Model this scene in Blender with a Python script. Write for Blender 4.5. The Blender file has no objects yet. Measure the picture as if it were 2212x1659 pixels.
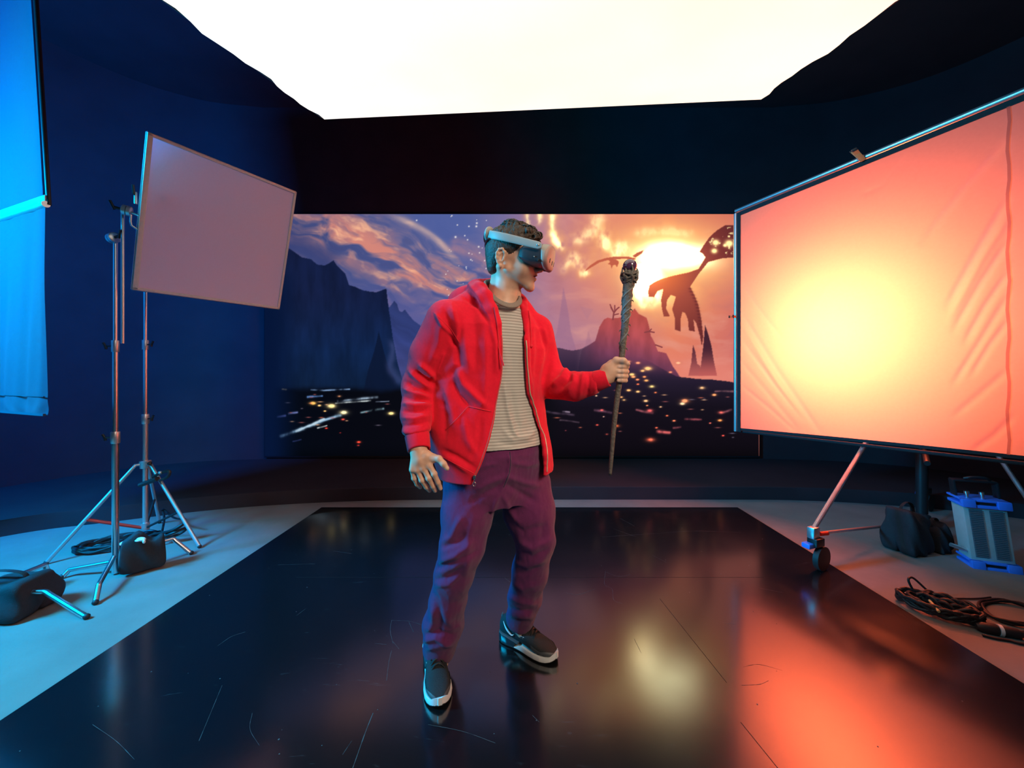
# Film studio: a man in a headset with a staff, lit by a blue and an orange silk, LED screen behind
import bpy, bmesh, math, random
import numpy as np
from mathutils import Vector, Matrix
from mathutils.bvhtree import BVHTree

random.seed(7)
SC = bpy.context.scene
COL = SC.collection
F, CX, CY, CH = 831.0, 1127.0, 809.0, 1.2        # focal length in pixels, optical axis, camera height


def P(px, py, d):
    """world point that stands at depth d behind the photo's pixel"""
    return Vector(((px - CX) * d / F, d, CH - (py - CY) * d / F))


def G(px, py, z=0.0):
    """world point at height z behind the photo's pixel"""
    d = (CH - z) * F / (py - CY)
    return Vector(((px - CX) * d / F, d, z))


def s2l(c):
    return tuple(((x / 12.92) if x <= 0.04045 else ((x + 0.055) / 1.055) ** 2.4) for x in [v / 255.0 for v in c])


# ------------------------------------------------------------------ materials
def new_mat(name):
    m = bpy.data.materials.new(name)
    m.use_nodes = True
    nt = m.node_tree
    nt.nodes.clear()
    out = nt.nodes.new('ShaderNodeOutputMaterial')
    return m, nt, out


def mat(name, col, rough=0.6, metal=0.0, var=0.12, scale=30.0, bump=0.0, bscale=None, spec=0.5, ior=None, coat=0.0, sheen=0.0):
    m, nt, out = new_mat(name)
    b = nt.nodes.new('ShaderNodeBsdfPrincipled')
    tc = nt.nodes.new('ShaderNodeTexCoord')
    nz = nt.nodes.new('ShaderNodeTexNoise')
    nz.inputs['Scale'].default_value = scale
    nz.inputs['Detail'].default_value = 3
    nt.links.new(tc.outputs['Object'], nz.inputs['Vector'])
    mr = nt.nodes.new('ShaderNodeMapRange')
    mr.inputs['To Min'].default_value = 1 - var
    mr.inputs['To Max'].default_value = 1 + var
    nt.links.new(nz.outputs['Fac'], mr.inputs['Value'])
    mx = nt.nodes.new('ShaderNodeVectorMath')
    mx.operation = 'SCALE'
    mx.inputs[0].default_value = col[:3]
    nt.links.new(mr.outputs['Result'], mx.inputs['Scale'])
    nt.links.new(mx.outputs['Vector'], b.inputs['Base Color'])
    b.inputs['Roughness'].default_value = rough
    b.inputs['Metallic'].default_value = metal
    b.inputs['Specular IOR Level'].default_value = spec
    if ior:
        b.inputs['IOR'].default_value = ior
    b.inputs['Coat Weight'].default_value = coat
    b.inputs['Sheen Weight'].default_value = sheen
    if bump:
        n2 = nt.nodes.new('ShaderNodeTexNoise')
        n2.inputs['Scale'].default_value = bscale or scale * 4
        n2.inputs['Detail'].default_value = 4
        nt.links.new(tc.outputs['Object'], n2.inputs['Vector'])
        bp = nt.nodes.new('ShaderNodeBump')
        bp.inputs['Strength'].default_value = bump
        bp.inputs['Distance'].default_value = 0.004
        nt.links.new(n2.outputs['Fac'], bp.inputs['Height'])
        nt.links.new(bp.outputs['Normal'], b.inputs['Normal'])
    nt.links.new(b.outputs['BSDF'], out.inputs['Surface'])
    m['bsdf'] = b.name
    return m


def cloth_mat(name, col, trans=0.6, scale=60.0):
    """thin woven cloth: part of the light scatters back, part passes through"""
    m, nt, out = new_mat(name)
    d = nt.nodes.new('ShaderNodeBsdfDiffuse')
    t = nt.nodes.new('ShaderNodeBsdfTranslucent')
    mx = nt.nodes.new('ShaderNodeMixShader')
    mx.inputs['Fac'].default_value = trans
    tc = nt.nodes.new('ShaderNodeTexCoord')
    nz = nt.nodes.new('ShaderNodeTexNoise')
    nz.inputs['Scale'].default_value = scale
    nt.links.new(tc.outputs['Object'], nz.inputs['Vector'])
    mr = nt.nodes.new('ShaderNodeMapRange')
    mr.inputs['To Min'].default_value = 0.96
    mr.inputs['To Max'].default_value = 1.04
    nt.links.new(nz.outputs['Fac'], mr.inputs['Value'])
    vm = nt.nodes.new('ShaderNodeVectorMath')
    vm.operation = 'SCALE'
    vm.inputs[0].default_value = col[:3]
    nt.links.new(mr.outputs['Result'], vm.inputs['Scale'])
    for n in (d, t):
        nt.links.new(vm.outputs['Vector'], n.inputs['Color'])
    nt.links.new(d.outputs['BSDF'], mx.inputs[1])
    nt.links.new(t.outputs['BSDF'], mx.inputs[2])
    nt.links.new(mx.outputs['Shader'], out.inputs['Surface'])
    return m


# ------------------------------------------------------------------ object helpers
def tag(o, label=None, cat=None, group=None, kind=None):
    for k, v in (('label', label), ('category', cat), ('group', group), ('kind', kind)):
        if v:
            o[k] = v
    return o


def empty(name, loc, label, cat, group=None):
    o = bpy.data.objects.new(name, None)
    o.empty_display_size = 0.05
    COL.objects.link(o)
    o.location = loc
    return tag(o, label, cat, group, 'thing')


def set_parent(o, parent):
    if parent is not None:
        bpy.context.view_layer.update()
        o.parent = parent
        o.matrix_parent_inverse = parent.matrix_world.inverted()
    return o


def link_mesh(name, verts, faces, m, parent=None, smooth=True, quiet=False):
    me = bpy.data.meshes.new(name)
    me.from_pydata([tuple(v) for v in verts], [], [tuple(f) for f in faces])
    if m is not None:
        for mm in (m if isinstance(m, (list, tuple)) else [m]):
            me.materials.append(mm)
    if smooth:
        me.polygons.foreach_set('use_smooth', [True] * len(me.polygons))
    me.update()
    o = bpy.data.objects.new(name, me)
    COL.objects.link(o)
    return set_parent(o, parent)


class MB:
    """collects shapes and links them as one mesh object"""

    def __init__(self):
        self.v, self.f = [], []

    def add(self, vs, fs):
        b = len(self.v)
        self.v += [Vector(x) for x in vs]
        self.f += [tuple(i + b for i in f) for f in fs]
        return self

    def box(self, c, size, rot=None, bev=0.0):
        bm = bmesh.new()
        bmesh.ops.create_cube(bm, size=1.0)
        for v in bm.verts:
            v.co = Vector((v.co.x * size[0], v.co.y * size[1], v.co.z * size[2]))
        if bev:
            bmesh.ops.bevel(bm, geom=bm.edges[:], offset=bev, segments=2, affect='EDGES', profile=0.5)
        R = rot if rot is not None else Matrix.Identity(3)
        bm.verts.index_update()
        self.add([R @ v.co + Vector(c) for v in bm.verts], [[v.index for v in f.verts] for f in bm.faces])
        bm.free()
        return self

    def tube(self, pts, r, seg=12, closed=False, smooth_n=0, flat=1.0, cap=True):
        pts = [Vector(p) for p in pts]
        if smooth_n:
            pts = catmull(pts, smooth_n, closed)
        n = len(pts)
        rs = r if isinstance(r, (list, tuple)) else [r] * n
        if len(rs) != n:
            rs = list(np.interp(np.linspace(0, 1, n), np.linspace(0, 1, len(rs)), rs))
        tan = []
        for i in range(n):
            a = pts[(i - 1) % n] if (closed or i > 0) else pts[i]
            b = pts[(i + 1) % n] if (closed or i < n - 1) else pts[i]
            t = b - a
            tan.append(t.normalized() if t.length > 1e-9 else Vector((0, 0, 1)))
        up = Vector((0, 0, 1)) if abs(tan[0].z) < 0.9 else Vector((1, 0, 0))
        u = tan[0].cross(up).normalized()
        vs, fs = [], []
        for i in range(n):
            u = (u - tan[i] * u.dot(tan[i]))
            u = u.normalized() if u.length > 1e-9 else tan[i].orthogonal().normalized()
            w = tan[i].cross(u)
            for k in range(seg):
                a = 2 * math.pi * k / seg
                vs.append(pts[i] + u * (math.cos(a) * rs[i]) + w * (math.sin(a) * rs[i] * flat))
        m = n if closed else n - 1
        for i in range(m):
            j = (i + 1) % n
            for k in range(seg):
                l = (k + 1) % seg
                fs.append((i * seg + k, i * seg + l, j * seg + l, j * seg + k))
        if not closed and cap:
            fs.append(tuple(range(seg))[::-1])
            fs.append(tuple((n - 1) * seg + k for k in range(seg)))
        return self.add(vs, fs)

    def lathe(self, base, axis, prof, seg=24):
        """prof: list of (distance along axis, radius)"""
        ax = Vector(axis).normalized()
        u = ax.orthogonal().normalized()
        w = ax.cross(u)
        vs, fs = [], []
        for (t, r) in prof:
            for k in range(seg):
                a = 2 * math.pi * k / seg
                vs.append(Vector(base) + ax * t + (u * math.cos(a) + w * math.sin(a)) * max(r, 1e-5))
        for i in range(len(prof) - 1):
            for k in range(seg):
                l = (k + 1) % seg
                fs.append((i * seg + k, i * seg + l, (i + 1) * seg + l, (i + 1) * seg + k))
        fs.append(tuple(range(seg))[::-1])
        fs.append(tuple((len(prof) - 1) * seg + k for k in range(seg)))
        return self.add(vs, fs)

    def ball(self, c, r, seg=16, sc=(1, 1, 1), rot=None):
        R = rot if rot is not None else Matrix.Identity(3)
        bm = bmesh.new()
        bmesh.ops.create_uvsphere(bm, u_segments=seg, v_segments=max(6, seg * 2 // 3), radius=1.0)
        bm.verts.index_update()
        self.add([R @ Vector((v.co.x * r * sc[0], v.co.y * r * sc[1], v.co.z * r * sc[2])) + Vector(c) for v in bm.verts],
                 [[v.index for v in f.verts] for f in bm.faces])
        bm.free()
        return self

    def build(self, name, m, parent=None, smooth=True, autosmooth=True):
        o = link_mesh(name, self.v, self.f, m, parent, smooth)
        if smooth and autosmooth:
            bm = bmesh.new()
            bm.from_mesh(o.data)
            bmesh.ops.recalc_face_normals(bm, faces=bm.faces[:])
            for e in bm.edges:
                if len(e.link_faces) == 2 and e.calc_face_angle(0) > 0.7:
                    e.smooth = False
            bm.to_mesh(o.data)
            bm.free()
        return o


def catmull(pts, n, closed=False):
    pts = [Vector(p) for p in pts]
    out = []
    N = len(pts)
    rng = range(N) if closed else range(N - 1)
    for i in rng:
        if closed:
            p0, p1, p2, p3 = pts[(i - 1) % N], pts[i], pts[(i + 1) % N], pts[(i + 2) % N]
        else:
            p1, p2 = pts[i], pts[i + 1]
            p0 = pts[i - 1] if i > 0 else p1 * 2 - p2
            p3 = pts[i + 2] if i + 2 < N else p2 * 2 - p1
        for k in range(n):
            t = k / n
            out.append(0.5 * ((2 * p1) + (p2 - p0) * t + (2 * p0 - 5 * p1 + 4 * p2 - p3) * t * t + (3 * p1 - p0 - 3 * p2 + p3) * t ** 3))
    if not closed:
        out.append(pts[-1].copy())
    return out


# ------------------------------------------------------------------ numpy noise
def _hash(ix, iy, iz):
    with np.errstate(over='ignore'):
        h = (ix.astype(np.uint32) * np.uint32(374761393) + iy.astype(np.uint32) * np.uint32(668265263) + iz.astype(np.uint32) * np.uint32(2246822519))
        h = (h ^ (h >> np.uint32(13))) * np.uint32(1274126177)
        h = h ^ (h >> np.uint32(16))
    return h.astype(np.float64) / 4294967295.0


def vnoise(x, y, z=None, seed=0):
    """value noise in 0..1"""
    z = np.zeros_like(x) if z is None else z
    z = z + seed * 17.31
    fx, fy, fz = np.floor(x), np.floor(y), np.floor(z)
    ix, iy, iz = fx.astype(np.int64), fy.astype(np.int64), fz.astype(np.int64)
    u, v, w = x - fx, y - fy, z - fz
    u, v, w = (t * t * t * (t * (t * 6 - 15) + 10) for t in (u, v, w))
    r = 0
    for dz in (0, 1):
        for dy in (0, 1):
            for dx in (0, 1):
                wt = (u if dx else 1 - u) * (v if dy else 1 - v) * (w if dz else 1 - w)
                r = r + wt * _hash(ix + dx, iy + dy, iz + dz)
    return r


def fbm(x, y, z=None, seed=0, oct=4):
    a, r, s = 0.5, 0, 0
    for o in range(oct):
        k = 2.0 ** o
        r = r + a * vnoise(x * k, y * k, None if z is None else z * k, seed + o)
        s += a
        a *= 0.5
    return r / s


def seg_dist(X, Y, poly):
    """2D distance to a polyline and the parameter 0..1 along it"""
    best = np.full(X.shape, 1e9)
    par = np.zeros(X.shape)
    n = len(poly) - 1
    for i in range(n):
        ax, ay = poly[i]
        bx, by = poly[i + 1]
        dx, dy = bx - ax, by - ay
        L = dx * dx + dy * dy + 1e-9
        t = np.clip(((X - ax) * dx + (Y - ay) * dy) / L, 0, 1)
        d = np.hypot(X - ax - t * dx, Y - ay - t * dy)
        m = d < best
        best = np.where(m, d, best)
        par = np.where(m, (i + t) / n, par)
    return best, par


def in_poly(X, Y, poly):
    c = np.zeros(X.shape, bool)
    n = len(poly)
    for i in range(n):
        x1, y1 = poly[i]
        x2, y2 = poly[(i + 1) % n]
        if y1 == y2:
            continue
        k = ((y1 > Y) != (y2 > Y)) & (X < (x2 - x1) * (Y - y1) / (y2 - y1) + x1)
        c ^= k
    return c


# ------------------------------------------------------------------ signed-distance modelling + surface nets
def rc(a, b, r1, r2, k=0.0):
    a, b = np.array(a, float), np.array(b, float)
    ab = b - a
    L = ab @ ab + 1e-12

    def f(p):
        t = np.clip(((p - a) @ ab) / L, 0, 1)
        return np.linalg.norm(p - a - t[:, None] * ab, axis=1) - (r1 + (r2 - r1) * t)
    return f, (a + b) / 2, np.linalg.norm(ab) / 2 + max(r1, r2), k


def ell(c, rad, k=0.0, axes=None):
    c, rad = np.array(c, float), np.array(rad, float)
    A = np.eye(3) if axes is None else np.array(axes, float)   # rows are the axes

    def f(p):
        q = (p - c) @ A.T
        k0 = np.linalg.norm(q / rad, axis=1)
        k1 = np.linalg.norm(q / (rad * rad), axis=1) + 1e-9
        return k0 * (k0 - 1.0) / k1
    return f, c, max(rad), k


def chain(pts, rs, k=0.0):
    return [rc(pts[i], pts[i + 1], rs[i], rs[i + 1], k) for i in range(len(pts) - 1)]


def stack(levels, yaw, k=0.0, grow=0.0):
    """upright body of elliptical slices: levels (z, cx, cy, half width, half depth)"""
    L = np.array(sorted(levels), float)
    cs, sn = math.cos(yaw), math.sin(yaw)

    def uv(p):
        z = p[:, 2]
        cx, cy, a, b = (np.interp(z, L[:, 0], L[:, j]) for j in (1, 2, 3, 4))
        x, y = p[:, 0] - cx, p[:, 1] - cy
        return x * cs + y * sn, x * sn - y * cs, a + grow, b + grow     # lateral (his left +), frontal

    def f(p):
        u, v, a, b = uv(p)
        k0 = np.sqrt((u / a) ** 2 + (v / b) ** 2)
        k1 = np.sqrt((u / a ** 2) ** 2 + (v / b ** 2) ** 2) + 1e-9
        d = k0 * (k0 - 1) / k1
        d = np.where(k0 < 0.3, -0.5 * np.minimum(a, b), d)
        z = p[:, 2]
        dz = np.maximum(L[0, 0] - grow - z, z - L[-1, 0] - grow)
        return np.maximum(d, dz)
    c = np.array([L[:, 1].mean(), L[:, 2].mean(), (L[0, 0] + L[-1, 0]) / 2])
    r = math.hypot((L[-1, 0] - L[0, 0]) / 2, L[:, 3].max() + 0.1)
    f.uv = uv
    return f, c, r, k


def smin(a, b, k):
    if k <= 0:
        return np.minimum(a, b)
    h = np.maximum(k - np.abs(a - b), 0) / k
    return np.minimum(a, b) - h * h * k * 0.25


def smax(a, b, k):
    return -smin(-a, -b, k)


class Body:
    def __init__(self):
        self.ops = []          # (sign, prim)

    def add(self, *prims):
        for p in prims:
            if isinstance(p, list):
                self.add(*p)
            else:
                self.ops.append((1, p))
        return self

    def cut(self, *prims):
        for p in prims:
            self.ops.append((-1, p))
        return self

    def __call__(self, p, bc=None, br=None):
        d = np.full(len(p), 1.0)
        for s, (f, c, r, k) in self.ops:
            if bc is not None and np.linalg.norm(bc - c) - r - br > 0.05 + k:
                continue
            e = f(p)
            d = smin(d, e, k) if s > 0 else smax(d, -e, k)
        return d


def surface_nets(fn, lo, hi, h, B=24):
    lo, hi = np.array(lo, float), np.array(hi, float)
    nb = np.ceil((hi - lo) / (h * B)).astype(int)
    S = nb * B + 8
    gi = np.stack(np.meshgrid(*[np.arange(n) for n in nb], indexing='ij'), -1).reshape(-1, 3)
    cen = lo + (gi + 0.5) * B * h
    half = B * h * math.sqrt(3) / 2
    dc = fn(cen)
    act = gi[np.abs(dc) < half * 2.2 + 0.03]
    ax = np.arange(B + 1)
    cg = np.stack(np.meshgrid(ax, ax, ax, indexing='ij'), -1).reshape(-1, 3)
    corners = np.array([[i, j, k] for i in (0, 1) for j in (0, 1) for k in (0, 1)])
    edges = [(a, b) for a in range(8) for b in range(8) if a < b and np.abs(corners[a] - corners[b]).sum() == 1]
    K, V, Q = [], [], []

    def key(c):
        return (c[:, 0] * S[1] + c[:, 1]) * S[2] + c[:, 2]
    for b in act:
        base = b * B
        pts = lo + (base + cg) * h
        bc = lo + (base + B / 2) * h
        d = fn(pts, bc, half).reshape(B + 1, B + 1, B + 1)
        s = d < 0
        if s.all() or not s.any():
            continue
        c8 = [s[i:B + i, j:B + j, k:B + k] for i, j, k in corners]
        d8 = [d[i:B + i, j:B + j, k:B + k] for i, j, k in corners]
        tot = sum(c.astype(np.int8) for c in c8)
        cell = np.argwhere((tot > 0) & (tot < 8))
        if len(cell):
            ci = tuple(cell.T)
            dd = np.stack([x[ci] for x in d8], 1)
            acc = np.zeros((len(cell), 3))
            cnt = np.zeros(len(cell))
            for a, e in edges:
                da, de = dd[:, a], dd[:, e]
                m = (da < 0) != (de < 0)
                t = np.where(m, da / (da - de + 1e-20), 0)
                pt = corners[a] + t[:, None] * (corners[e] - corners[a])
                acc += np.where(m[:, None], pt, 0)
                cnt += m
            V.append(lo + (base + cell + acc / cnt[:, None]) * h)
            K.append(key(base + cell + 1))
        for axis in range(3):
            sl0 = [slice(0, B)] * 3
            sl1 = list(sl0)
            sl1[axis] = slice(1, B + 1)
            s0, s1 = s[tuple(sl0)], s[tuple(sl1)]
            e = np.argwhere(s0 != s1)
            if not len(e):
                continue
            out = s0[tuple(e.T)]
            o1, o2 = [(1, 2), (2, 0), (0, 1)][axis]
            g = base + e + 1
            q = []
            for (i, j) in ((0, 0), (1, 0), (1, 1), (0, 1)):
                c = g.copy()
                c[:, o1] -= 1 - i
                c[:, o2] -= 1 - j
                q.append(key(c))
            q = np.stack(q, 1)
            q[~out] = q[~out][:, ::-1]
            Q.append(q)
    K, V, Q = np.concatenate(K), np.concatenate(V), np.concatenate(Q)
    o = np.argsort(K)
    K, V = K[o], V[o]
    ix = np.searchsorted(K, Q)
    ix = np.clip(ix, 0, len(K) - 1)
    ok = (K[ix] == Q).all(1)
    return V, ix[ok]


def vnormals(V, Q):
    n = np.cross(V[Q[:, 2]] - V[Q[:, 0]], V[Q[:, 3]] - V[Q[:, 1]])
    N = np.zeros_like(V)
    for i in range(4):
        for j in range(3):
            N[:, j] += np.bincount(Q[:, i], n[:, j], len(V))
    return N / (np.linalg.norm(N, axis=1)[:, None] + 1e-12)


def relax(V, Q, it=2, f=0.5):
    for _ in range(it):
        A = np.zeros_like(V)
        c = np.zeros(len(V))
        for i in range(4):
            a, b = Q[:, i], Q[:, (i + 1) % 4]
            for x, y in ((a, b), (b, a)):
                c += np.bincount(x, minlength=len(V))
                for j in range(3):
                    A[:, j] += np.bincount(x, V[y, j], len(V))
        V = V + f * (A / np.maximum(c, 1)[:, None] - V)
    return V


def np_mesh(name, V, Q, m, parent=None, colors=None):
    me = bpy.data.meshes.new(name)
    me.vertices.add(len(V))
    me.vertices.foreach_set('co', np.ascontiguousarray(V, np.float32).ravel())
    nq = len(Q)
    w = Q.shape[1]
    me.loops.add(nq * w)
    me.loops.foreach_set('vertex_index', np.ascontiguousarray(Q, np.int32).ravel())
    me.polygons.add(nq)
    me.polygons.foreach_set('loop_start', np.arange(0, nq * w, w, dtype=np.int32))
    me.polygons.foreach_set('use_smooth', np.ones(nq, bool))
    me.update(calc_edges=True)
    me.validate()
    if colors is not None:
        ca = me.color_attributes.new('Col', 'FLOAT_COLOR', 'POINT')
        c = np.ones((len(V), 4), np.float32)
        c[:, :3] = colors
        ca.data.foreach_set('color', c.ravel())
    for mm in (m if isinstance(m, (list, tuple)) else [m]):
        me.materials.append(mm)
    o = bpy.data.objects.new(name, me)
    COL.objects.link(o)
    return set_parent(o, parent)


def px_of(V):
    return CX + F * V[:, 0] / V[:, 1], CY - F * (V[:, 2] - CH) / V[:, 1]


def fold(V, N, strokes, front_only=None):
    """press folds into a cloth: strokes (photo polyline, width px, height mm)"""
    X, Y = px_of(V)
    D = np.zeros(len(V))
    for poly, w, hgt in strokes:
        d, t = seg_dist(X, Y, poly)
        taper = np.clip(np.minimum(t, 1 - t) * 4 + 0.25, 0, 1)
        D += hgt * 0.001 * np.exp(-(d / w) ** 2) * taper
    face = N[:, 1] < 0.35
    return V + N * (D * face)[:, None]

# ------------------------------------------------------------------ camera, world
cam = bpy.data.cameras.new('camera')
cam.sensor_width = 36.0
cam.lens = 36.0 * F / 2212.0
cam.shift_x = -(CX - 1106.0) / 2212.0
cam.shift_y = -(829.5 - CY) / 2212.0
cam.clip_start = 0.02
co = bpy.data.objects.new('camera', cam)
co.location = (0, 0, CH)
co.rotation_euler = (math.pi / 2, 0, 0)
COL.objects.link(co)
SC.camera = co
SC.view_settings.view_transform = 'Standard'
SC.view_settings.look = 'None'
SC.view_settings.exposure = 0.0
SC.view_settings.gamma = 1.0
SC.view_settings.use_curve_mapping = False
SC.cycles.use_denoising = True
SC.cycles.sample_clamp_indirect = 8.0
w = bpy.data.worlds.new('world')
SC.world = w
w.use_nodes = True
w.node_tree.nodes['Background'].inputs['Color'].default_value = (0.6, 0.7, 1.0, 1)
w.node_tree.nodes['Background'].inputs['Strength'].default_value = 0.012

# ------------------------------------------------------------------ shared materials
M = {}
M['black_wall'] = mat('black_wall_paint', (0.034, 0.026, 0.030), 0.95, var=0.2, scale=3, spec=0.08)
M['black_riser'] = mat('black_riser_paint', (0.012, 0.011, 0.013), 0.9, var=0.2, scale=5, spec=0.1)
M['concrete'] = mat('grey_concrete', (0.205, 0.185, 0.165), 0.85, var=0.28, scale=3.2, bump=0.35, bscale=26, spec=0.25)
M['chrome'] = mat('chrome_steel', (0.78, 0.78, 0.80), 0.28, 1.0, var=0.05)
M['steel'] = mat('dull_aluminium', (0.62, 0.63, 0.65), 0.36, 0.85, var=0.08)
M['black_metal'] = mat('black_metal', (0.022, 0.021, 0.024), 0.4, 0.3, var=0.15)
M['black_rubber'] = mat('black_rubber', (0.016, 0.015, 0.017), 0.6, var=0.2)
M['black_canvas'] = mat('black_canvas', (0.016, 0.017, 0.021), 0.85, var=0.3, scale=60, bump=0.5, bscale=300)
M['cable'] = mat('black_cable', (0.010, 0.010, 0.012), 0.55, var=0.2)
M['orange_plastic'] = mat('orange_plastic', (0.92, 0.25, 0.08), 0.45)
M['blue_plastic'] = mat('blue_painted_metal', (0.045, 0.22, 0.85), 0.45)
M['white_plastic'] = mat('white_plastic', (0.75, 0.74, 0.70), 0.4)
M['red_tape_and_lit_red'] = mat('red_tape_and_lit_red', (0.65, 0.04, 0.03), 0.5)

# ------------------------------------------------------------------ room shell
bpy.context.view_layer.update()


def sweep_wall(name, path, z0, z1, m, thick=0.06, kind='structure'):
    """a wall that follows a floor path, its visible face on the path and its thickness behind"""
    pts = path
    vs, fs = [], []
    n = len(pts)
    for i, p in enumerate(pts):
        a, b = pts[max(i - 1, 0)], pts[min(i + 1, n - 1)]
        t = (b - a).normalized()
        nrm = Vector((-t.y, t.x, 0))
        q = p + nrm * thick
        vs += [(p.x, p.y, z0), (p.x, p.y, z1), (q.x, q.y, z1), (q.x, q.y, z0)]
    for i in range(n - 1):
        for k in range(4):
            l = (k + 1) % 4
            fs.append((i * 4 + k, (i + 1) * 4 + k, (i + 1) * 4 + l, i * 4 + l))
    fs += [(0, 1, 2, 3), ((n - 1) * 4 + 3, (n - 1) * 4 + 2, (n - 1) * 4 + 1, (n - 1) * 4)]
    o = MB().add(vs, fs).build(name, m)
    return tag(o, kind=kind)


wall_path = catmull([Vector(p + (0,)) for p in [(-5.3, -2.6), (-5.3, 0.5), (-5.25, 2.2), (-5.05, 3.4), (-4.6, 4.3), (-4.0, 4.75), (-3.3, 4.9)]], 8)
wall_path += catmull([Vector(p + (0,)) for p in [(3.2, 4.9), (4.0, 4.75), (4.75, 4.3), (5.25, 3.4), (5.45, 2.2), (5.5, 0.5), (5.5, -2.6)]], 8)
sweep_wall('wall_back', wall_path, 0, 4.6, M['black_wall'])
riser_path = catmull([Vector(p + (0,)) for p in [(-5.2, -1.5), (-5.0, 0.6), (-4.5, 1.9), (-3.85, 2.84), (-3.36, 3.12), (-2.81, 3.38), (-2.2, 3.55), (-1.4, 3.66), (-0.4, 3.69)]], 8)
riser_path += catmull([Vector(p + (0,)) for p in [(1.8, 3.69), (2.6, 3.67), (3.3, 3.55), (4.0, 3.3), (4.6, 2.8), (5.1, 1.9), (5.4, 0.6), (5.45, -1.5)]], 8)
# low black platform that runs round the room in front of the wall (front face + top)
vs, fs = [], []
for i, p in enumerate(riser_path):
    q = wall_path[min(range(len(wall_path)), key=lambda j: (wall_path[j] - p * 1.3).length)]
    s = (i / (len(riser_path) - 1)) * (len(wall_path) - 1)
    vs += [(p.x, p.y, 0), (p.x, p.y, 0.118), (p.x * 0.997, p.y + 0.006, 0.124), (q.x, q.y, 0.124)]
for i in range(len(riser_path) - 1):
    for k in range(3):
        fs.append((i * 4 + k, (i + 1) * 4 + k, (i + 1) * 4 + k + 1, i * 4 + k + 1))
tag(MB().add(vs, fs).build('trim_1', M['black_wall']), 'low black platform running round the foot of the wall', kind='structure')

tag(MB().box((0, 1.2, -0.03), (11.4, 8.2, 0.06)).build('floor', M['concrete'], smooth=False), kind='structure')
tag(MB().box((0.1, 1.2, 4.63), (11.4, 8.2, 0.06)).build('ceiling', M['black_wall'], smooth=False), kind='structure')
tag(MB().box((0.1, -2.7, 2.3), (11.0, 0.06, 4.6)).build('wall_front', M['black_wall'], smooth=False), kind='structure')

# ------------------------------------------------------------------ black stage mat
mm, nt, out = new_mat('glossy_black_mat')
b = nt.nodes.new('ShaderNodeBsdfPrincipled')
tc = nt.nodes.new('ShaderNodeTexCoord')
b.inputs['IOR'].default_value = 2.2


def node_noise(nt, tc, scale, detail=4, stretch=(1, 1, 1), rotz=0.0, dist=0.0):
    mp = nt.nodes.new('ShaderNodeMapping')
    mp.inputs['Scale'].default_value = stretch
    mp.inputs['Rotation'].default_value = (0, 0, rotz)
    nz = nt.nodes.new('ShaderNodeTexNoise')
    nz.inputs['Scale'].default_value = scale
    nz.inputs['Detail'].default_value = detail
    nz.inputs['Distortion'].default_value = dist
    nt.links.new(tc.outputs['Object'], mp.inputs['Vector'])
    nt.links.new(mp.outputs['Vector'], nz.inputs['Vector'])
    return nz


def node_range(nt, src, a, b_, c, d):
    r = nt.nodes.new('ShaderNodeMapRange')
    r.inputs['From Min'].default_value = a
    r.inputs['From Max'].default_value = b_
    r.inputs['To Min'].default_value = c
    r.inputs['To Max'].default_value = d
    nt.links.new(src, r.inputs['Value'])
    return r.outputs['Result']


n1 = node_noise(nt, tc, 2.2, 6)
n2 = node_noise(nt, tc, 9.0, 8, (1, 6, 1), 0.6, 1.5)
n3 = node_noise(nt, tc, 140.0, 2)
sc1 = node_range(nt, n2.outputs['Fac'], 0.66, 0.80, 0.0, 1.0)
sc2 = node_range(nt, n1.outputs['Fac'], 0.45, 0.65, 0.0, 1.0)
mul = nt.nodes.new('ShaderNodeMath')
mul.operation = 'MULTIPLY'
nt.links.new(sc1, mul.inputs[0])
nt.links.new(sc2, mul.inputs[1])
speck = node_range(nt, n3.outputs['Fac'], 0.80, 0.84, 0.0, 0.8)
addn = nt.nodes.new('ShaderNodeMath')
addn.operation = 'MAXIMUM'
nt.links.new(mul.outputs[0], addn.inputs[0])
nt.links.new(speck, addn.inputs[1])
cr = nt.nodes.new('ShaderNodeMix')
cr.data_type = 'RGBA'
cr.inputs['A'].default_value = (0.0055, 0.0058, 0.0065, 1)
cr.inputs['B'].default_value = (0.09, 0.09, 0.09, 1)
nt.links.new(addn.outputs[0], cr.inputs['Factor'])
nt.links.new(cr.outputs['Result'], b.inputs['Base Color'])
rr = node_range(nt, n1.outputs['Fac'], 0.3, 0.7, 0.14, 0.19)
nt.links.new(rr, b.inputs['Roughness'])
n4 = node_noise(nt, tc, 55.0, 3)
bp = nt.nodes.new('ShaderNodeBump')
bp.inputs['Strength'].default_value = 0.03
bp.inputs['Distance'].default_value = 0.001
nt.links.new(n4.outputs['Fac'], bp.inputs['Height'])
nt.links.new(bp.outputs['Normal'], b.inputs['Normal'])
nt.links.new(b.outputs['BSDF'], out.inputs['Surface'])
M['mat'] = mm
MATZ = 0.006
mo = empty('stage_mat', (0.07, 1.4, 0), 'large glossy black scuffed stage mat under the man in red', 'stage mat')
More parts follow.
